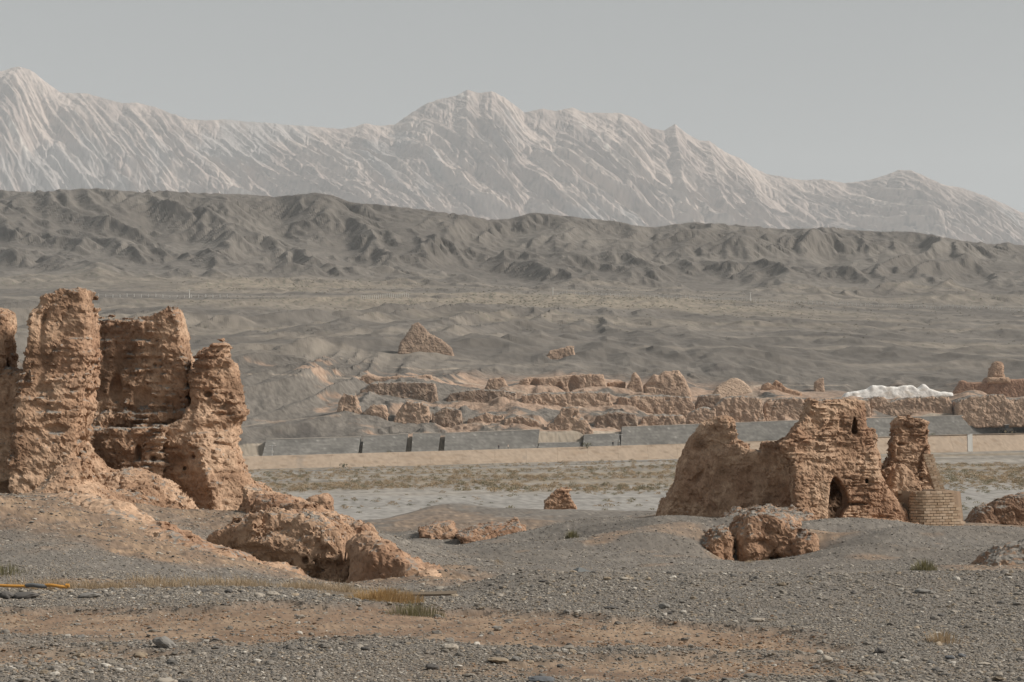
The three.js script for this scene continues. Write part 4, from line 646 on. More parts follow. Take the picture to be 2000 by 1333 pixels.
const walls = [[514, 704, 859, 854, 893.5, 883, 'leftmost and longest dark stone retaining wall, ending at the lamp post'], [707, 796, 853, 848, 883, 881, 'dark stone retaining wall between the first and second dark gaps'], [803, 860, 847.5, 847, 881, 880, 'shortest dark stone retaining wall between two dark gaps'], [867, 1054, 847, 840, 880, 875.5, 'dark stone retaining wall ending beside the broken red earth face'], [1050, 1136, 866, 864.5, 876, 873.5, 'low stub of stone wall below the red earth face'], [1138, 1209, 850, 847, 873.5, 871.5, 'lower stone retaining wall just left of the tall pole'], [1212, 1560, 835, 822, 871.5, 859, 'long stone retaining wall running behind the house ruin'], [1562, 2080, 822, 806, 859, 842, 'far right stone retaining wall behind the parked digger']];
walls.forEach(([xa, xb, ta, tb, ba, bb, label], k) => {
  const q = (px, py, off) => { const d = bankAt(px) + off; return W(px, py, d); };
  const skew = k < 5 ? 5 : 3;
  const a = q(xa - (k === 0 ? 4 : 0), ba, 21.5), b = q(xb - skew, bb, 21.5), c = q(xb, tb, 25), d = q(xa + (k ? 3 : 6), ta, 25); a.y -= 0.8; b.y -= 0.8;
  const base = a.clone().lerp(b, 0.5), G = groupAt('retaining_wall', base); tag(G, label, 'wall', 'stone retaining walls along the river road');
  const L = a.distanceTo(b); put('stone_face', local(prismOf(a, b, c, d, 5, [Math.ceil(L / 0.8), 14], stoneGrey, k), base), earthMat, G);
  const up = new THREE.Vector3(0, 0.22, 0), o = new THREE.Vector3(0, 0, 0.12), cg = prismOf(d.clone().add(o), c.clone().add(o), c.clone().add(o).add(up), d.clone().add(o).add(up), 1.1, [4, 1], () => [0.4, 0.37, 0.33], k);
  put('coping', local(cg, base), earthMat, G);
});
// ---------------------------------------------------------------- ruins and outcrops beyond the river
const F1 = { courses: 0, pits: 0.6, layers: 1.1 };
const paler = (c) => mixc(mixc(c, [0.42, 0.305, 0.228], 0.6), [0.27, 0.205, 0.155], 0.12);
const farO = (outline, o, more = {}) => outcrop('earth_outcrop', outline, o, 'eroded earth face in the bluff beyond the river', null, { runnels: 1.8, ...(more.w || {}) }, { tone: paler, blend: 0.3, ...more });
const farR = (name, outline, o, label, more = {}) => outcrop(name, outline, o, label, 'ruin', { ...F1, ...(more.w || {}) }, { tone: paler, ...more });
farR('earthen_wall_ruin', [[1010, 775], [1013, 752], [1016, 742], [1036, 737], [1060, 738], [1115, 733], [1150, 731], [1178, 731], [1181, 742], [1188, 762], [1188, 775]], { d: 803, hd: 3.2, hb: 4.5, r: 1.2 }, 'long flat-topped mud wall on the bluff beyond the river', { cut: [lump(1044, 757, 799.5, 2.2, 4.2, 3), lump(1120, 752, 799.2, 2.4, 4, 2.6), lump(1092, 760, 799, 1.6, 3, 2.4)] });
farR('earthen_wall_ruin', [[1184, 775], [1186, 748], [1200, 745], [1222, 746], [1224, 775]], { d: 806, hd: 2, r: 0.8 }, 'low reddish wall between the long mud wall and the pointed gable', { tone: redder(0.4) });
farR('gable_ruin', [[1214, 780], [1228, 748], [1236, 730], [1241, 726], [1249, 736], [1254, 750], [1262, 780]], { d: 803, hd: 2.2, hb: 3.4, r: 1 }, 'pointed mud gable standing beside the big ruined mound');
farR('mound_ruin', [[1252, 785], [1258, 752], [1270, 740], [1277, 731], [1286, 734], [1298, 724], [1308, 726], [1325, 724], [1336, 737], [1342, 752], [1349, 770], [1350, 785]], { d: 806, hd: 4, hb: 7, r: 2 }, 'biggest crumbling mud ruin on the bluff beyond the river', { cut: [lump(1270, 752, 799, 5, 1.5, 3)] });
outcrop('sand_heap', [[1384, 775], [1400, 757], [1415, 747], [1427, 739.5], [1438, 738.5], [1450, 744], [1462, 755], [1478, 775]], { d: 840, hd: 1.5, hb: 9, r: 1.2 }, 'smooth pale heap of earth on the bluff', 'heap', { lumps: 0.25, layers: 0.2, runnels: 0.15, crag: 0.15, pits: 0, grain: 0.4 }, { tone: (c) => mixc(c, [0.42, 0.315, 0.235], 0.85) });
farR('rubble_ruin', [[1474, 778], [1490, 752], [1500, 747], [1508, 752], [1515, 743], [1525, 748], [1535, 758], [1566, 768], [1566, 780]], { d: 850, hd: 2.5, hb: 4, r: 1 }, 'jagged low ruin just right of the smooth earth heap', { tone: redder(0.25) });
farR('tower_stub_ruin', [[1588, 766], [1591, 746], [1600, 740], [1609, 738], [1611, 766]], { d: 870, hd: 2.2, hb: 2.8, r: 0.8 }, 'small square brown tower stub left of the white sheeting');
farR('earthen_wall_ruin', [[702, 756], [707, 734], [715, 730], [726, 733], [740, 738], [780, 734], [815, 735], [830, 731], [843, 733], [851, 752], [780, 752], [745, 750]], { d: 803, hd: 2, hb: 3, r: 0.9 }, 'broken mud wall on the left shoulder of the bluff');
farR('rubble_ruin', [[940, 758], [955, 740], [972, 738], [982, 736], [987, 745], [1004, 760]], { d: 812, hd: 2, hb: 3.4, r: 0.8 }, 'small broken ruin left of the long mud wall');
farR('pyramid_ruin', [[776, 684], [782, 669], [796, 651], [805, 634], [817, 629], [827, 637], [838, 651], [859, 662], [880, 678], [892, 690], [780, 690]], { d: 948, hd: 1.5, hb: 9, r: 1.6 }, 'pyramid-shaped earth ruin alone on the dark slope', { w: { layers: 2 }, tone: (c) => mixc(c, [0.21, 0.165, 0.13], 0.6) });
farR('rubble_ruin', [[1058, 694], [1075, 685], [1100, 680], [1110, 675], [1121, 677], [1124, 692]], { d: 957, hd: 1.5, hb: 3, r: 0.8 }, 'tiny low ruin on the crest right of the pyramid-shaped one');
for (const [o, d, hd, m] of [
  [[[835, 856], [845, 815], [870, 799], [900, 806], [912, 856]], 729, 5, 1], [[[905, 856], [915, 822], [950, 811], [985, 817], [992, 856]], 730, 6], [[[1150, 856], [1165, 818], [1200, 806], [1240, 814], [1256, 852]], 734, 6, 1], [[[1334, 842], [1345, 812], [1370, 800], [1396, 802], [1402, 838]], 746, 5], [[[1390, 832], [1396, 798], [1412, 782], [1440, 778], [1486, 782], [1494, 830]], 764, 6], [[[1568, 830], [1580, 792], [1610, 784], [1640, 782], [1694, 786], [1702, 826]], 776, 7],
  [[[856, 806], [880, 773], [915, 766], [960, 766], [1008, 771], [1016, 806]], 778, 7, 1], [[[1008, 806], [1020, 777], [1060, 772], [1100, 771], [1190, 771], [1202, 806]], 775, 7], [[[1194, 810], [1210, 780], [1250, 777], [1290, 777], [1350, 781], [1362, 810]], 778, 7], [[[1348, 812], [1365, 779], [1385, 775], [1404, 776], [1424, 808]], 784, 7, 1], [[[700, 800], [706, 768], [730, 752], [790, 751], [850, 753], [862, 800]], 772, 8, 1],
  [[[657, 815], [661, 790], [670, 773], [695, 774], [700, 790], [707, 810], [716, 828], [706, 840], [680, 836], [668, 824]], 727, 3.5], [[[709, 812], [725, 796], [752, 794], [758, 805], [760, 838], [746, 856], [722, 856], [714, 835]], 726, 4],
  [[[762, 840], [782, 800], [795, 788], [825, 791], [838, 800], [841, 824], [828, 845], [795, 852], [770, 850]], 728, 4.5], [[[1052, 872], [1070, 835], [1092, 813], [1100, 801], [1130, 799], [1133, 815], [1148, 830], [1160, 850], [1150, 872]], 720, 5], [[[975, 850], [985, 822], [1010, 816], [1040, 821], [1062, 836], [1064, 852]], 722, 5],
  [[[1248, 840], [1255, 818], [1275, 814], [1335, 815], [1339, 824], [1340, 838]], 738, 3.5], [[[1486, 828], [1490, 800], [1500, 785], [1560, 780], [1574, 790], [1574, 826]], 768, 5], 
  [[[1690, 822], [1697, 785], [1710, 779], [1722, 780], [1735, 790], [1755, 783], [1800, 780], [1850, 778], [1858, 800], [1856, 818]], 785, 6], [[[1859, 822], [1865, 790], [1890, 778], [1958, 776], [1962, 785], [2000, 782], [2080, 780], [2080, 826], [1980, 826], [1890, 828]], 780, 7],
  ])
  farO(o.map(([a, b]) => [a, b - 5]), { d, hd: hd * 0.75, hb: hd, r: 0.9 }, { cap: 0.85, w: { crag: 1.6, lumps: 1.6, cracks: 1.4 }, ...(m ? { tone: (c) => mixc(mixc(c, [0.165, 0.148, 0.13], 0.6), c, 0.2) } : {}) });
// right-hand compound: long red wall with a domed tower
outcrop('compound_wall', [[1856, 785], [1862, 768], [1872, 752], [1875, 745], [1881, 743], [1890, 748], [1921, 747], [1925, 742], [2000, 741], [2080, 741], [2080, 785]], { d: 850, hd: 2.2, hb: 3, r: 0.7 }, 'long plain red-brown mud wall at the right edge beyond the river', 'wall', { lumps: 0.3, layers: 0.3, runnels: 0.3, crag: 0.2, pits: 0 }, { tone: (c) => mixc(c, [0.29, 0.175, 0.12], 0.75) });
{
  const base = W(1947, 744, 851), G = groupAt('domed_tower_ruin', base); tag(G, 'round domed mud tower rising over the long red-brown wall', 'tower');
  const tone = (c) => mixc(c, [0.37, 0.255, 0.178], 0.6), low = { lumps: 0.4, layers: 1, runnels: 0.3, crag: 0.4, pits: 0.3, sc: 5 };
  put('drum', local(solid({ add: [mass([[1924, 750], [1926, 738], [1968, 738], [1971, 750]], { d: 851, hd: 5, r: 1.2 })], h: 0.42, noise: weather(low), sc: 5, tone }), base), earthMat, G);
  put('dome', local(solid({ add: [mass([[1930, 742], [1932, 726], [1938, 711], [1946, 706], [1956, 707], [1960, 715], [1962, 742]], { d: 851, hd: 2.2, hb: 3.6, r: 2 })], h: 0.42, noise: weather(low), sc: 5, tone, seed: 2 }), base), earthMat, G);
}
outcrop('white_sheeting', [[1633, 776], [1652, 768], [1674, 764], [1692, 760], [1703, 753], [1718, 752.5], [1736, 756], [1751, 756], [1771, 753], [1784, 753], [1791, 760], [1802, 750], [1809, 752], [1815, 760], [1831, 765], [1860, 767], [1862, 777]], { d: 838, hd: 1.5, hb: 4, r: 1 }, 'long heap under bright white sheeting on the bluff', 'tarpaulin', { lumps: 1.3, layers: 0.1, runnels: 0.5, crag: 0.5, pits: 0, grain: 0.2, blocks: 0, cracks: 0.4 }, { tone: (c, x, y, z, f) => mixc([0.74 - 0.08 * f, 0.72 - 0.08 * f, 0.69 - 0.08 * f], [0.5, 0.44, 0.37], 0.6 * sst(0.1, 0.4, n3(x * 0.25, y * 0.6, z * 0.25))), amp: 0.35, smooth: true });
stage('far ruins');
// ---------------------------------------------------------------- posts, poles, people, digger
const white = dull({ color: lin(0.62, 0.6, 0.56), roughness: 0.8 }), steel = dull({ color: lin(0.55, 0.56, 0.57), roughness: 0.6 });
function pole(px, yb, yt, d, label, arms) {
  const b = W(px, yb, d), h = W(px, yt, d).y - b.y, G = groupAt('lamp_post', b); tag(G, label, 'pole');
  const r = 0.11 * d / 650; const m = put('mast', new THREE.CylinderGeometry(r * 0.7, r, h + 0.6, 8), steel, G); m.position.y = h / 2 - 0.3;
  const f = put('footing', new THREE.CylinderGeometry(r * 2, r * 2.3, 0.3, 8), white, G); f.position.y = 0.05;
  for (let k = 0; k < arms; k++) { const s = k ? 1 : -1, a = put('arm', new THREE.CylinderGeometry(r * 0.5, r * 0.5, 1, 6), steel, G); a.rotation.z = PI / 2; a.position.set(s * 0.5, h - 0.15, 0); const l = put('lamp_head', new THREE.BoxGeometry(0.7, 0.22, 0.35), white, G); l.position.set(s * 0.95, h - 0.1, 0); }
  const bx = put('control_box', new THREE.BoxGeometry(0.5, 0.8, 0.35), white, G); bx.position.set(0.1, h * 0.45, 0.15);
}
pole(531, 894, 870, bankAt(531) + 12, 'white twin-armed lamp post at the left end of the river road', 2);
pole(1209, 873, 849, bankAt(1209) + 16, 'white twin-armed lamp post where the river walls step up', 2);
const landY = (px, d) => farLand((px - 1000) / F * d, d);
function fence(label, spots, h = 2.1) {
  const [p0, d0] = spots[0], b = new THREE.Vector3((p0 - 1000) / F * d0, landY(p0, d0), -d0), G = groupAt('post_fence', b); tag(G, label, 'fence');
  const pg = new THREE.BoxGeometry(0.42, h + 0.6, 0.42); let prev = null;
  for (const [px, d] of spots) { const at = new THREE.Vector3((px - 1000) / F * d, landY(px, d) + h / 2 - 0.3, -d).sub(b), m = put('post', pg, white, G); m.position.copy(at);
    if (prev) { const len = prev.distanceTo(at), w = put('wire', new THREE.CylinderGeometry(0.03, 0.03, len, 4), steel, G); w.position.copy(prev).lerp(at, 0.5).add(new THREE.Vector3(0, h * 0.3, 0)); w.quaternion.setFromUnitVectors(new THREE.Vector3(0, 1, 0), at.clone().sub(prev).normalize()); } prev = at; }
}
const row = (a, b, step, da, db) => { const out = []; for (let x = a; x <= b; x += step) out.push([x, lerp(da, db, (x - a) / (b - a))]); return out; };
fence('long line of pale fence posts crossing the plateau on the right', row(1090, 2005, 8.6, 1640, 1560));
fence('short dense row of pale posts on the tan flat left of centre', row(705, 800, 4.2, 1500, 1530), 3);
fence('faint row of posts behind the tall fort pillar and back wall', row(190, 450, 14, 1545, 1540), 2.4);
for (const [px, d, label] of [[368, 1535, 'tall thin pole rising behind the fort back wall'], [1080, 1640, 'thin pole at the left end of the long post fence'], [1467, 1605, 'thin pole standing in the middle of the long post fence']]) {
  const b = new THREE.Vector3((px - 1000) / F * d, landY(px, d), -d), G = groupAt('utility_pole', b); tag(G, label, 'pole'); const m = put('mast', new THREE.CylinderGeometry(0.25, 0.35, 7.5, 8), white, G); m.position.y = 3.4; const c = put('crossarm', new THREE.BoxGeometry(2.2, 0.3, 0.3), white, G); c.position.y = 6.6;
}
function person(px, d, coat, legs, pose, label) {
  const x = (px - 1000) / F * d, b = new THREE.Vector3(x, farLand(x, d), -d);
  const cap = (a, c, ra, rb) => ({ f: (X, Y, Z) => { const ex = c[0] - a[0], ey = c[1] - a[1], ez = c[2] - a[2], wx = X - a[0], wy = Y - a[1], wz = Z - a[2], t = clamp((wx * ex + wy * ey + wz * ez) / (ex * ex + ey * ey + ez * ez)); return hypot(wx - ex * t, wy - ey * t, wz - ez * t) - lerp(ra, rb, t); }, box: [min(a[0], c[0]) - 0.25, min(a[1], c[1]) - 0.2, min(a[2], c[2]) - 0.25, max(a[0], c[0]) + 0.25, max(a[1], c[1]) + 0.2, max(a[2], c[2]) + 0.25] });
  const s = pose, bones = [cap([-0.1, 0.92, 0], [-0.12 - s * 0.08, 0.5, 0.05], 0.1, 0.075), cap([-0.12 - s * 0.08, 0.5, 0.05], [-0.13 - s * 0.14, 0.07, -0.02], 0.07, 0.05), cap([0.1, 0.92, 0], [0.12 + s * 0.08, 0.5, 0.05], 0.1, 0.075), cap([0.12 + s * 0.08, 0.5, 0.05], [0.13 + s * 0.14, 0.07, -0.02], 0.07, 0.05), cap([-0.13 - s * 0.14, 0.05, 0], [-0.13 - s * 0.14, 0.05, 0.16], 0.05, 0.045), cap([0.13 + s * 0.14, 0.05, 0], [0.13 + s * 0.14, 0.05, 0.16], 0.05, 0.045),
    cap([0, 0.95, 0], [0, 1.38, 0], 0.15, 0.17), cap([-0.15, 1.4, 0], [0.15, 1.4, 0], 0.09, 0.09), cap([-0.2, 1.4, 0], [-0.27, 1.12, 0.02], 0.06, 0.05), cap([-0.27, 1.12, 0.02], [-0.24, 0.84, 0.1], 0.05, 0.035), cap([0.2, 1.4, 0], [0.27, 1.12, 0.02], 0.06, 0.05), cap([0.27, 1.12, 0.02], [0.24, 0.84, 0.1], 0.05, 0.035), cap([0, 1.4, 0], [0, 1.55, 0.01], 0.06, 0.055), cap([0, 1.58, 0.01], [0, 1.66, 0.01], 0.095, 0.1), cap([0, 1.6, 0.1], [0, 1.59, 0.12], 0.02, 0.02)];
  const g = solid({ add: bones, h: 0.035, noise: () => 0, amp: 0.1, blend: 0.06, extra: 0.05, smooth: true, tone: (c, X, Y) => Y > 1.68 ? [0.03, 0.025, 0.02] : Y > 1.5 ? [0.42, 0.27, 0.2] : Y > 0.9 ? coat : Y > 0.1 ? legs : [0.04, 0.04, 0.04] });
  const m = put('person', g, earthMat); m.position.copy(b); m.rotation.y = pose; return tag(m, label, 'person');
}
person(974, bankAt(974) + 15, [0.06, 0.05, 0.06], [0.05, 0.05, 0.06], 0.3, 'person in dark clothes standing on the river road, left one of a pair');
person(992.5, bankAt(992) + 15, [0.5, 0.42, 0.36], [0.12, 0.11, 0.1], 0.8, 'person in a pale top on the river road, right one of a pair');
person(1197, bankAt(1197) + 14, [0.03, 0.03, 0.035], [0.03, 0.03, 0.035], 0.1, 'person in black standing beside the lamp post at the wall step');
{ // small wheeled digger on the road
  const d = bankAt(1968) + 14, x = (1968 - 1000) / F * d, b = new THREE.Vector3(x, farLand(x, d), -d), G = groupAt('wheel_digger', b); tag(G, 'small dark wheeled digger parked on the river road at the right', 'digger');
  const body = dull({ color: lin(0.10, 0.09, 0.075), roughness: 0.6 }), tyre = dull({ color: lin(0.025, 0.025, 0.025) }), rimM = dull({ color: lin(0.3, 0.25, 0.15), roughness: 0.5 }), glass = new THREE.MeshStandardMaterial({ color: lin(0.03, 0.035, 0.04), roughness: 0.15 });
  const box = (n, w, h, l, X, Y, Z, m, par = G) => { const o = put(n, new THREE.BoxGeometry(w, h, l), m, par); o.position.set(X, Y, Z); return o; };
  const S = 1.15; G.scale.setScalar(S);
  box('chassis', 3.4, 0.5, 1.5, 0, 0.95, 0, body); box('bonnet', 1.5, 0.75, 1.1, 0.95, 1.5, 0, body); box('counterweight', 0.5, 0.9, 1.4, -1.5, 1.4, 0, body);
  const cab = box('cab', 1.25, 0.6, 1.3, -0.35, 1.5, 0, body); for (const [X, Z] of [[-0.55, -0.55], [-0.55, 0.55], [0.55, -0.55], [0.55, 0.55]]) box('cab_post', 0.12, 1.4, 0.12, X, 0.9, Z, body, cab); box('window', 1.0, 1.1, 1.0, 0, 0.9, 0, glass, cab); box('cab_roof', 1.5, 0.14, 1.5, 0, 1.62, 0, white, cab);
  for (const [X, Z, r] of [[-1.05, 0.85, 0.78], [-1.05, -0.85, 0.78], [1.25, 0.8, 0.55], [1.25, -0.8, 0.55]]) { const w = new THREE.Group(); w.name = 'wheel'; w.position.set(X, r, Z); G.add(w); const t = put('tyre', new THREE.TorusGeometry(r * 0.72, r * 0.28, 8, 20), tyre, w); const q = put('rim', new THREE.CylinderGeometry(r * 0.5, r * 0.5, 0.3, 14), rimM, w); q.rotation.x = PI / 2; }
  const arm = (n, x1, y1, x2, y2, w) => { const l = hypot(x2 - x1, y2 - y1), o = put(n, new THREE.BoxGeometry(l, w, 0.3), body, G); o.position.set((x1 + x2) / 2, (y1 + y2) / 2, 0); o.rotation.z = Math.atan2(y2 - y1, x2 - x1); };
  arm('loader_arm', 0.4, 1.7, 2.5, 0.7, 0.25); arm('boom', -1.6, 1.2, -2.6, 2.0, 0.28); arm('stick', -2.6, 2.0, -3.2, 0.8, 0.22);
  const bk = put('bucket', new THREE.ExtrudeGeometry(new THREE.Shape([new THREE.Vector2(0, 0), new THREE.Vector2(0.9, 0.05), new THREE.Vector2(0.75, 0.2), new THREE.Vector2(0.3, 0.25), new THREE.Vector2(0.1, 0.8), new THREE.Vector2(0, 0.8)]), { depth: 2.2, bevelEnabled: false }), body, G); bk.position.set(2.4, 0.15, -1.1);
  const bb = put('rear_bucket', new THREE.ExtrudeGeometry(new THREE.Shape([new THREE.Vector2(0, 0), new THREE.Vector2(0.6, 0), new THREE.Vector2(0.55, 0.6), new THREE.Vector2(0.1, 0.5)]), { depth: 0.7, bevelEnabled: false }), body, G); bb.position.set(-3.4, 0.3, -0.35);
}
stage('far things');
// ---------------------------------------------------------------- loose gravel and stones on the bench
const rs = rng(1234), gy = (x, d) => ground(x, d);
function pebble(seed, flat = 0.55, rough = 0.28, det = 1) {
  const r = rng(seed), g = new THREE.IcosahedronGeometry(0.5, det), p = g.attributes.position, o = r() * 50;
  for (let i = 0; i < p.count; i++) { const x = p.getX(i), y = p.getY(i), z = p.getZ(i), k = 1 + rough * n3(x * 2.2 + o, y * 2.2, z * 2.2) + rough * 0.5 * n3(x * 5 + o, y * 5, z * 5); p.setXYZ(i, x * k * 1.15, clamp(y * k * flat, -0.5 * flat * 0.8, 0.5), z * k * 0.9); }
  g.computeVertexNormals(); return g;
}
function scatter(name, label, geos, n, place, color, seed) {
  const r = rng(seed), per = geos.map(() => []), M = new THREE.Matrix4(), Q = new THREE.Quaternion(), E = new THREE.Euler();
  for (let k = 0; k < n; k++) { const p = place(r); if (!p) continue; per[k % geos.length].push(p); }
  per.forEach((list, v) => {
    const m = new THREE.InstancedMesh(geos[v], dull(), list.length); m.name = numbered(name); m.castShadow = m.receiveShadow = true;
    list.forEach((p, i) => { E.set((r() - 0.5) * 0.5, r() * 6.283, (r() - 0.5) * 0.5); M.compose(new THREE.Vector3(p[0], p[1], p[2]), Q.setFromEuler(E), new THREE.Vector3(p[3], p[3] * (0.7 + 0.6 * r()), p[3] * (0.7 + 0.6 * r()))); m.setMatrixAt(i, M); m.setColorAt(i, color(r, p)); });
    scene.add(tag(m, label, null, null, 'stuff'));
  });
}
const gravelTone = (r) => { const t = r(), v = 0.66 + 0.6 * r(); const c = t < 0.46 ? [0.2, 0.18, 0.157] : t < 0.72 ? [0.25, 0.222, 0.187] : t < 0.82 ? [0.135, 0.126, 0.115] : t < 0.94 ? [0.27, 0.218, 0.16] : [0.4, 0.37, 0.325]; return lin(c[0] * v, c[1] * v, c[2] * v); };
{
  const tiny = [1, 2, 3].map((s) => pebble(s, 0.5, 0.5, 0)), mid = [4, 5, 6, 7].map((s) => pebble(s, 0.5, 0.4, 1));
  scatter('gravel', 'loose grey gravel covering the foreground', tiny, 330000, (r) => {
    const d = 9 * pow(25 / 9, r()), x = (r() * 2 - 1) * (0.29 * d + 2); if (r() < 0.86 * dirtMask(x, d)) return null;
    const s = 0.012 + 0.026 * r() * r(); return [x, gy(x, d) + s * 0.1, -d, s];
  }, gravelTone, 31);
  scatter('gravel', 'coarse grey pebbles strewn over the foreground', mid, 15000, (r) => {
    const d = 9 * pow(25 / 9, r()), x = (r() * 2 - 1) * (0.29 * d + 2); if (r() < 0.8 * dirtMask(x, d)) return null;
    const b = sst(-0.4, 0.5, n2(x * 0.6 + 3, d * 0.4) + 0.5 * sst(18, 21, d)); if (r() > 0.25 + 0.75 * b) return null;
    const s = 0.035 + 0.08 * r() * r() * r(); return [x, gy(x, d) + s * 0.1, -d, s];
  }, gravelTone, 32);
  scatter('gravel', 'stones on the slopes and mounds between the ruins', tiny, 190000, (r) => {
    const d = 24 * pow(82 / 24, r()), x = (r() * 2 - 1) * 0.31 * d; if (r() < 0.75 * earthMask(x, d)) return null;
    const s = (0.018 + 0.03 * r() * r() * r()) * (0.7 + d / 80); return [x, gy(x, d) + s * 0.08, -d, s];
  }, gravelTone, 33);
}
{
  const chip = [8, 9].map((q) => pebble(q, 0.45, 0.5, 0));
  scatter('gravel', 'pale stone chips dotted over the mounds', chip, 16000, (r) => { const d = 24 * pow(80 / 24, r()), x = (r() * 2 - 1) * 0.3 * d; if (n2(x * 0.3, d * 0.3) < r() * 0.9 - 0.55) return null; const s = (0.035 + 0.05 * r() * r() * r()) * (0.7 + d / 70); return [x, gy(x, d) + s * 0.12, -d, s]; }, (r) => { const v = 0.6 + 0.6 * r(); return r() < 0.7 ? lin(0.34 * v, 0.305 * v, 0.26 * v) : lin(0.13 * v, 0.118 * v, 0.105 * v); }, 37);
}
{
  const clod = [41, 42].map((q) => pebble(q, 0.6, 0.5, 0));
  scatter('dirt', 'clods of brown earth along the dirt track', clod, 26000, (r) => { const d = 11 * pow(21 / 11, r()), x = (r() * 2 - 1) * 0.31 * d, m = dirtMask(x, d); if (r() > m * sst(-0.3, 0.4, n2(x * 0.9 + 2, d * 1.2)) + 0.02) return null; const s = 0.012 + 0.045 * r() * r() * r(); return [x, gy(x, d) + s * 0.1, -d, s]; }, (r) => { const v = 0.65 + 0.6 * r(); return lin(0.235 * v, 0.15 * v, 0.093 * v); }, 39);
}
stage('gravel');
// single stones one can point at: [px, py of its foot, width px, kind, label]
const stoneGeo = [11, 12, 13, 14, 15].map((s) => pebble(s, 0.62, 0.35, 3)), slabGeo = [16, 17].map((s) => pebble(s, 0.3, 0.3, 2));
const SC = { pale: [0.34, 0.30, 0.25], grey: [0.2, 0.188, 0.172], dark: [0.095, 0.088, 0.082], blue: [0.115, 0.12, 0.128], tan: [0.27, 0.215, 0.155] };
const onBench = (px, py) => { let d = EYE * F / (py - 850); for (let k = 0; k < 6; k++) { const x = (px - 1000) / F * d; d = (EYE - gy(x, d)) * F / (py - 850); } return d; };
const stoneMat = {}; for (const k in SC) stoneMat[k] = dull({ color: lin(...SC[k]) });
for (const [px, py, w, col, flat, label] of [
  [1609, 1289, 26, 'pale', 0, 'round pale stone on open gravel at lower right'], [1714, 1274, 22, 'dark', 0, 'dark brown rounded stone right of the round pale stone'], [1850, 1285, 17, 'blue', 0, 'left of two small blue-grey stones near the right edge'], [1873, 1281, 15, 'blue', 0, 'right of two small blue-grey stones near the right edge'], [1915, 1296, 24, 'pale', 1, 'thin flat whitish stone at lower right corner'],
  [1474, 1212, 30, 'pale', 1, 'flat pale stone on gravel right of centre'], [1833, 1203, 13, 'dark', 0, 'small dark stone high on the right gravel'], [1800, 1158, 34, 'grey', 1, 'long flat grey stone near the gravel crest at right'], [1750, 1144, 13, 'pale', 1, 'tiny bright stone near the gravel crest at right'],
  [1193, 1188, 26, 'dark', 1, 'dark flat stone in the middle of the gravel'], [1296, 1187, 22, 'grey', 0, 'grey stone right of the dark flat stone'], [1307, 1198, 10, 'dark', 0, 'small dark stone below the grey stone in the middle gravel'], [1106, 1196, 14, 'grey', 0, 'small upright grey stone left of the dark flat stone'], [880, 1268, 28, 'pale', 0, 'rounded pale stone at the edge of the dirt track'],
  [973, 1290, 38, 'tan', 1, 'long tan flat stone at lower centre'], [1008, 1288, 18, 'grey', 0, 'small grey stone beside the long tan flat stone'], [1093, 1294, 13, 'dark', 0, 'small dark stone at lower centre'], [1057, 1328, 46, 'blue', 1, 'wide blue-grey slab at the bottom edge'], [328, 1331, 40, 'pale', 1, 'pale rounded stone cut by the bottom edge at left'], [365, 1329, 26, 'dark', 1, 'dark stone with a pale end at the bottom edge at left'],
  [324, 1262, 40, 'grey', 0, 'angular grey stone tipped up in the dirt track'], [280, 1264, 30, 'dark', 1, 'dark flat stone left of the angular grey stone'], [278, 1282, 24, 'tan', 0, 'tan stone half sunk below the angular grey stone'], [413, 1258, 16, 'grey', 1, 'small flat grey stone right of the angular one'], [845, 1305, 24, 'dark', 0, 'dark jagged stone in the lower left gravel'], [715, 1268, 16, 'dark', 0, 'small dark stone low left of centre'],
  [52, 1167, 50, 'dark', 1, 'largest flat dark stone on the left gravel edge'], [14, 1168, 28, 'dark', 0, 'dark stone at the far left beside the largest flat one'], [176, 1167, 44, 'grey', 1, 'long grey stone on the left gravel edge'], [278, 1164, 22, 'grey', 1, 'flat grey stone midway along the left gravel edge'], [535, 1165, 24, 'pale', 0, 'whitish stone, right one of a pair on the left gravel edge'], [508, 1167, 20, 'pale', 0, 'whitish stone, left one of a pair on the left gravel edge'], [474, 1157, 11, 'dark', 0, 'small round black stone on the left gravel edge'], [449, 1157, 15, 'dark', 0, 'small brown stone beside the round black one'], [398, 1156, 26, 'dark', 1, 'thin dark slab on the left gravel edge'], [156, 1213, 9, 'pale', 0, 'tiny bright pebble in the left gravel'],
  [1220, 1132, 22, 'pale', 1, 'pale flat stone on the gravel crest'], [1185, 1132, 14, 'tan', 0, 'reddish brown stone on the gravel crest'], [1060, 1136, 18, 'dark', 1, 'dark flat stone on the middle gravel crest'], [1053, 1139, 9, 'pale', 1, 'tiny white stone on the middle gravel crest'], [1126, 1220, 18, 'tan', 1, 'flat tan stone at the upper edge of the dirt'], [968, 1225, 16, 'grey', 1, 'small grey stone lying on the dirt track']]) {
  const d = onBench(px, py), x = (px - 1000) / F * d, s = w / F * d / 1.05, m = put('stone', flat ? slabGeo[px % 2] : stoneGeo[px % 5], stoneMat[col]);
  m.position.set(x, gy(x, d) + s * (flat ? 0.1 : 0.2), -d); m.scale.set(s, s, s * 0.9); m.rotation.set(0.08 * sin(px), (px % 7) * 0.09 - 0.25, px === 324 ? -0.35 : 0.1 * cos(px * 3)); tag(m, label, 'stone', 'single stones on the gravel');
}
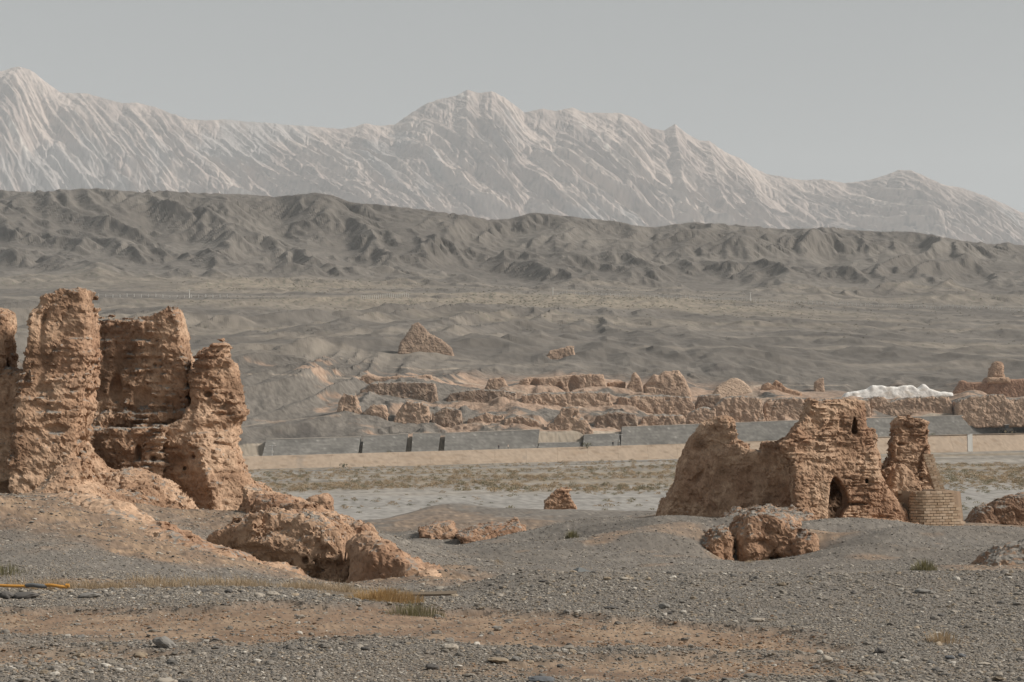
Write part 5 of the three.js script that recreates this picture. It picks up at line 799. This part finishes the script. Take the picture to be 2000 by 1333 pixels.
// ---------------------------------------------------------------- grass and shrubs
function tuft(seed, n, h, spread, lean = 0.35, wd = 0.006) { // blades as narrow bent strips, shorter and sparser towards the edge of the clump
  const r = rng(seed), P = [], I = [];
  for (let k = 0; k < n; k++) { const a = r() * 6.283, u = r(), q = spread * pow(u, 0.75), bx = cos(a) * q, bz = sin(a) * q, hh = h * (0.25 + 0.75 * r()) * (1.05 - 0.75 * u * u), b = a + (r() - 0.5) * 2.6, l = (lean + 0.5 * u) * hh * (0.3 + r()), c = cos(b), s = sin(b), w = wd * (0.5 + 0.7 * r()), o = P.length / 3;
    P.push(bx - s * w, -0.02, bz + c * w, bx + s * w, -0.02, bz - c * w, bx + c * l * 0.35 - s * w * 0.7, hh * 0.6, bz + s * l * 0.35 + c * w * 0.7, bx + c * l * 0.35 + s * w * 0.7, hh * 0.6, bz + s * l * 0.35 - c * w * 0.7, bx + c * l, hh, bz + s * l);
    I.push(o, o + 1, o + 2, o + 1, o + 3, o + 2, o + 2, o + 3, o + 4); }
  const g = new THREE.BufferGeometry(); g.setAttribute('position', new THREE.Float32BufferAttribute(P, 3)); g.setIndex(I); g.computeVertexNormals(); return g;
}
const leafM = (r, g, b) => new THREE.MeshPhysicalMaterial({ color: lin(r, g, b), roughness: 0.95, transmission: 0.45, thickness: 0, side: THREE.DoubleSide });
{
  const straw = leafM(0.40, 0.30, 0.19), gold = leafM(0.44, 0.29, 0.13), green = leafM(0.2, 0.18, 0.09), gs = [21, 22, 23].map((s) => tuft(s, 60, 0.17, 0.2, 0.5, 0.0035));
  const strip = (label, spots, n, mat, sc, seed) => { const r = rng(seed), m = new THREE.InstancedMesh(gs[seed % 3], mat, n), M = new THREE.Matrix4(), Q = new THREE.Quaternion(), U = new THREE.Vector3(0, 1, 0); m.name = numbered('dry_grass'); m.castShadow = m.receiveShadow = true;
    for (let k = 0; k < n; k++) { const [pa, pb, da, db] = spots[k % spots.length], d = lerp(da, db, r()), px = lerp(pa, pb, r()), x = (px - 1000) / F * d, s = sc * (0.5 + 0.8 * r()); M.compose(new THREE.Vector3(x, gy(x, d) - 0.01, -d), Q.setFromAxisAngle(U, r() * 6.283), new THREE.Vector3(s, s * (0.6 + 0.5 * r()), s)); m.setMatrixAt(k, M); } scene.add(tag(m, label, null, null, 'stuff')); };
  strip('dry straw grass along the foot of the left slope', [[260, 470, 22.6, 24], [470, 700, 22.8, 25], [560, 690, 23.2, 25], [20, 260, 22.4, 23]], 230, straw, 0.9, 3);
  strip('thin dry grass at the foot of the mounds', [[1090, 1200, 25, 27], [1430, 1500, 47, 50], [900, 1000, 40, 44], [1560, 1760, 23.8, 24.4]], 60, straw, 0.6, 4);
  const clump = (name, px, py, n, h, sp, mat, label, d0) => { const d = d0 || onBench(px, py), x = (px - 1000) / F * d, m = put(name, tuft(px, n, h, sp, 0.5, d0 > 30 ? 0.01 : 0.004), mat); m.position.set(x, gy(x, d), -d); return tag(m, label, 'grass'); };
  const oc = clump('grass_tuft', 752, 1172, 1300, 0.2, 0.4, gold, 'bright orange-gold grass clump beside the wooden plank'); oc.scale.set(1, 0.8, 0.7);
  const o2 = clump('grass_tuft', 810, 1200, 420, 0.17, 0.3, green, 'green and brown weed clump where the gravel dips'); o2.scale.set(1, 1, 0.7);
  clump('grass_tuft', 1117, 1075, 260, 0.3, 0.2, green, 'small green tuft on the middle mound', 57); clump('grass_tuft', 1802, 1118, 300, 0.28, 0.3, green, 'faint green tuft at the gravel crest on the right', 42.5); clump('grass_tuft', 10, 1142, 220, 0.2, 0.3, green, 'olive grass tuft at the left picture edge', 24); clump('grass_tuft', 1835, 1252, 240, 0.12, 0.16, straw, 'wispy straw tuft on the open gravel at right'); clump('grass_tuft', 1170, 1130, 240, 0.18, 0.3, green, 'sparse weeds behind the tilted grey slab', 25.2);
}
function shrub(seed, n, r0) { // twiggy dome: crossing stems with small leaf faces through its volume
  const r = rng(seed), P = [], I = [];
  for (let k = 0; k < n; k++) { const a = r() * 6.283, e = pow(r(), 0.7) * 1.35, q = r0 * (0.35 + 0.65 * pow(r(), 0.5)), c = [cos(a) * cos(e) * q, sin(e) * q * 0.85, sin(a) * cos(e) * q], s = r0 * (0.09 + 0.1 * r()), o = P.length / 3; for (let v = 0; v < 3; v++) P.push(c[0] + (r() - 0.5) * 2 * s, max(0, c[1] + (r() - 0.5) * 2 * s), c[2] + (r() - 0.5) * 2 * s); I.push(o, o + 1, o + 2); }
  for (let k = 0; k < 14; k++) { const a = r() * 6.283, e = 0.4 + r() * 1.0, q = r0 * 0.9, o = P.length / 3, w = 0.018 * r0; P.push(-w, -0.1, 0, w, -0.1, 0, cos(a) * cos(e) * q, sin(e) * q * 0.85, sin(a) * cos(e) * q); I.push(o, o + 1, o + 2); }
  const g = new THREE.BufferGeometry(); g.setAttribute('position', new THREE.Float32BufferAttribute(P, 3)); g.setIndex(I); g.computeVertexNormals(); return g;
}
{
  const kinds = [leafM(0.36, 0.26, 0.155), leafM(0.29, 0.215, 0.125), leafM(0.21, 0.182, 0.105), leafM(0.13, 0.13, 0.075), leafM(0.41, 0.305, 0.185)];
  const geos = [1, 2, 3, 4].map((s) => shrub(s * 7, 95, 1)), r = rng(555), all = [];
  const ok = (px, d) => d < bankAt(px) - 18;
  for (let k = 0; k < 14000; k++) {
    const py = 897 + 108 * r(), px = -60 + 2120 * r(), d = 1 / (1 / 1) * (EYE + 8.2) * F / max(py - 850, 20), x = (px - 1000) / F * d, d2 = (EYE - river(x, d)) * F / (py - 850), X = (px - 1000) / F * d2;
    if (!ok(px, d2) || d2 < 215) continue;
    const band = sst(972, 954, py + (px - 1000) * 0.012 + 8 * n2(px * 0.01, 4)), m = n2(X * 0.02, d2 * 0.02) + 0.5 * n2(X * 0.06 + 9, d2 * 0.06);
    const strip2 = sst(12, 4, abs(py - 986 + (px - 800) * 0.01)) * sst(1010, 640, px) * 0.7 + 0.35 * sst(14, 6, abs(py - 985)) * sst(1100, 1220, px);
    const p = 0.9 * band * sst(-0.5, 0.1, m) + 0.35 * strip2 + 0.025; if (r() > p) continue;
    all.push([X, river(X, d2) + 0.2 * n2(X * 0.02, d2 * 0.035) - 0.1, -d2, (0.45 + 0.85 * r() * r()) * (d2 > 330 ? 1.2 : 0.75), band > 0.5 ? (r() < 0.72 ? [0, 1, 4][floor(r() * 3)] : 2) : [1, 2, 2, 3, 0][floor(r() * 5)], r()]);
  }
  all.sort((a, b) => b[3] / -b[2] - a[3] / -a[2]);
  const near = all.slice(0, 300), rest = all.slice(300);
  const lab = ['tan dry shrub on the riverbed gravel', 'brown dry shrub on the riverbed gravel', 'olive green shrub on the riverbed gravel', 'dark green shrub on the riverbed gravel', 'straw yellow shrub on the riverbed gravel'], grp = ['tan riverbed shrubs', 'brown riverbed shrubs', 'olive riverbed shrubs', 'dark green riverbed shrubs', 'straw riverbed shrubs'];
  for (const [x, y, z, s, k, a] of near) { const m = put('riverbed_shrub', geos[floor(a * 4)], kinds[k]); m.position.set(x, y, z); m.rotation.y = a * 40; m.scale.set(s, s * 0.85, s); tag(m, lab[k], 'shrub', grp[k]); }
  kinds.forEach((mat, k) => { const list = rest.filter((p) => p[4] === k), m = new THREE.InstancedMesh(geos[k % 4], mat, list.length), M = new THREE.Matrix4(), Q = new THREE.Quaternion(), U = new THREE.Vector3(0, 1, 0); m.name = numbered('scrub'); m.castShadow = m.receiveShadow = true; list.forEach(([x, y, z, s, , a], i) => { M.compose(new THREE.Vector3(x, y, z), Q.setFromAxisAngle(U, a * 40), new THREE.Vector3(s, s * 0.85, s)); m.setMatrixAt(i, M); }); scene.add(tag(m, 'low scrub spread over the far riverbed', null, null, 'stuff')); });
  // scrub on the plateau flats, far off
  const pl = []; for (let k = 0; k < 9000; k++) { const d = 1150 + 700 * r(), px = 330 + 1700 * r(), x = (px - 1000) / F * d; const here = sst(1360, 1480, d + x * 0.18) * sst(1880, 1740, d - x * 0.05) * sst(-330, -250, x) * sst(360, 120, x); if (r() > 0.07 + 0.75 * here * sst(-0.3, 0.3, n2(x * 0.01, d * 0.02))) continue; pl.push([x, farLand(x, d) - 0.1, -d, 0.7 + 1.1 * r() * r(), r()]); }
  const m = new THREE.InstancedMesh(geos[1], leafM(0.11, 0.1, 0.06), pl.length), M = new THREE.Matrix4(), Q = new THREE.Quaternion(), U = new THREE.Vector3(0, 1, 0); m.name = numbered('scrub'); m.castShadow = m.receiveShadow = true; pl.forEach(([x, y, z, s, a], i) => { M.compose(new THREE.Vector3(x, y, z), Q.setFromAxisAngle(U, a * 40), new THREE.Vector3(s, s * 0.8, s)); m.setMatrixAt(i, M); }); scene.add(tag(m, 'dark scrub dotted over the tan plateau flats', null, null, 'stuff'));
  for (const [px, off, s, label] of [[1147, -1, 1.9, 'round dark bush growing at the top of the river revetment'], [1700, -1, 1.3, 'dark bush on the river road behind the house ruin'], [760, 3, 0.9, 'small dark weed on the edge of the river revetment'], [1822, 12, 1.2, 'dark heap of brush on the road at the right'], [672, -30, 1.6, 'dark green bush standing over the riverbed scrub']]) { const d = bankAt(px) + 9 + off, x = (px - 1000) / F * d, b = put('bush', geos[2], kinds[3]); b.position.set(x, off < -5 ? river(x, d) : farLand(x, bankAt(px) + 10) - 0.3, -d); b.scale.setScalar(s * 1.25); tag(b, label, 'bush'); }
}
stage('plants');
// ---------------------------------------------------------------- things left lying about
{
  const wood = dull({ color: lin(0.15, 0.115, 0.08) }), woodPale = dull({ color: lin(0.44, 0.36, 0.25) });
  const plank = (pxa, pxb, py, mat, thick, deep, d, label, tilt = 0) => { const a = W(pxa, py, d), b = W(pxb, py, d), L = b.x - a.x, g = new THREE.BoxGeometry(L, thick, deep, 12, 1, 2), p = g.attributes.position; for (let i = 0; i < p.count; i++) { const x = p.getX(i); p.setY(i, p.getY(i) + 0.012 * n2(x * 2 + pxa, 3) + 0.004 * n2(x * 11, p.getZ(i) * 9)); p.setZ(i, p.getZ(i) + 0.012 * n2(x * 5, 8 + pxa)); } g.computeVertexNormals(); const m = put('plank', g, mat), x = (a.x + b.x) / 2; m.position.set(x, max(gy(a.x, d), gy(b.x, d), gy(x, d)) + thick * 0.6, -d); m.rotation.set(0.12, 0.04, tilt); return tag(m, label, 'plank'); };
  plank(620, 892, 1166, wood, 0.022, 0.16, 22.4, 'long weathered plank lying behind the orange grass clump', 0.004);
  plank(1866, 1916, 1117, woodPale, 0.03, 0.25, 26.2, 'short pale board propped on the gravel crest at right', 0.06).position.y += 0.32;
  const slab = (px, py, w, h, mat, label, rz, d) => { const c = W(px, py, d), g = new THREE.BoxGeometry(w, h, 0.3, 3, 2, 2), p = g.attributes.position; for (let i = 0; i < p.count; i++) p.setXYZ(i, p.getX(i) + 0.012 * n3(p.getX(i) * 9, p.getY(i) * 9, p.getZ(i) * 9 + px), p.getY(i) + 0.01 * n3(p.getX(i) * 9 + 4, p.getY(i) * 9, p.getZ(i) * 9), p.getZ(i)); g.computeVertexNormals(); const m = put('stone_slab', g, mat); m.position.set(c.x, gy(c.x, d) + h * 0.45, -d); m.rotation.set(-0.2, 0.3, rz); return tag(m, label, 'slab'); };
  slab(1134, 1127, 0.16, 0.075, dull({ color: lin(0.24, 0.25, 0.25) }), 'tilted grey slab standing on the middle gravel crest', -0.3, 24.2);
  // orange pipe with a grey sleeve
  const b = W(60, 1154, 22.1), x0 = W(-60, 1154, 22.1).x, x1 = W(131, 1154, 22.1).x, Y = max(gy(b.x, 22.1), gy(x0, 22.1), gy(x1, 22.1)) + 0.03, G = groupAt('orange_pipe', new THREE.Vector3(b.x, Y, -22.1)); tag(G, 'orange pipe with a grey sleeve lying at the left gravel edge', 'pipe');
  const or = dull({ color: lin(0.52, 0.25, 0.045), roughness: 0.55 }), gr = dull({ color: lin(0.12, 0.125, 0.13), roughness: 0.7 });
  const tb = (n, xa, xb, r, m, dy) => put(n, new THREE.TubeGeometry(new THREE.CatmullRomCurve3([0, 0.33, 0.66, 1].map((t) => new THREE.Vector3(lerp(xa, xb, t) - b.x, dy * t * t + 0.008 * sin(t * 5), 0.02 * sin(t * 3)))), 20, r, 10), m, G);
  const xm = W(55, 1154, 22.1).x, xn = W(91, 1154, 22.1).x; tb('pipe_length', x0, xm, 0.017, or, 0); tb('sleeve', xm - 0.03, xn, 0.024, gr, 0); tb('pipe_length', xn - 0.05, x1, 0.018, or, -0.01); const c = put('end_collar', new THREE.CylinderGeometry(0.024, 0.022, 0.04, 12), or, G); c.rotation.z = PI / 2; c.position.set(x1 - b.x, 0, 0);
}
stage('done');

renderer.render(scene, camera);
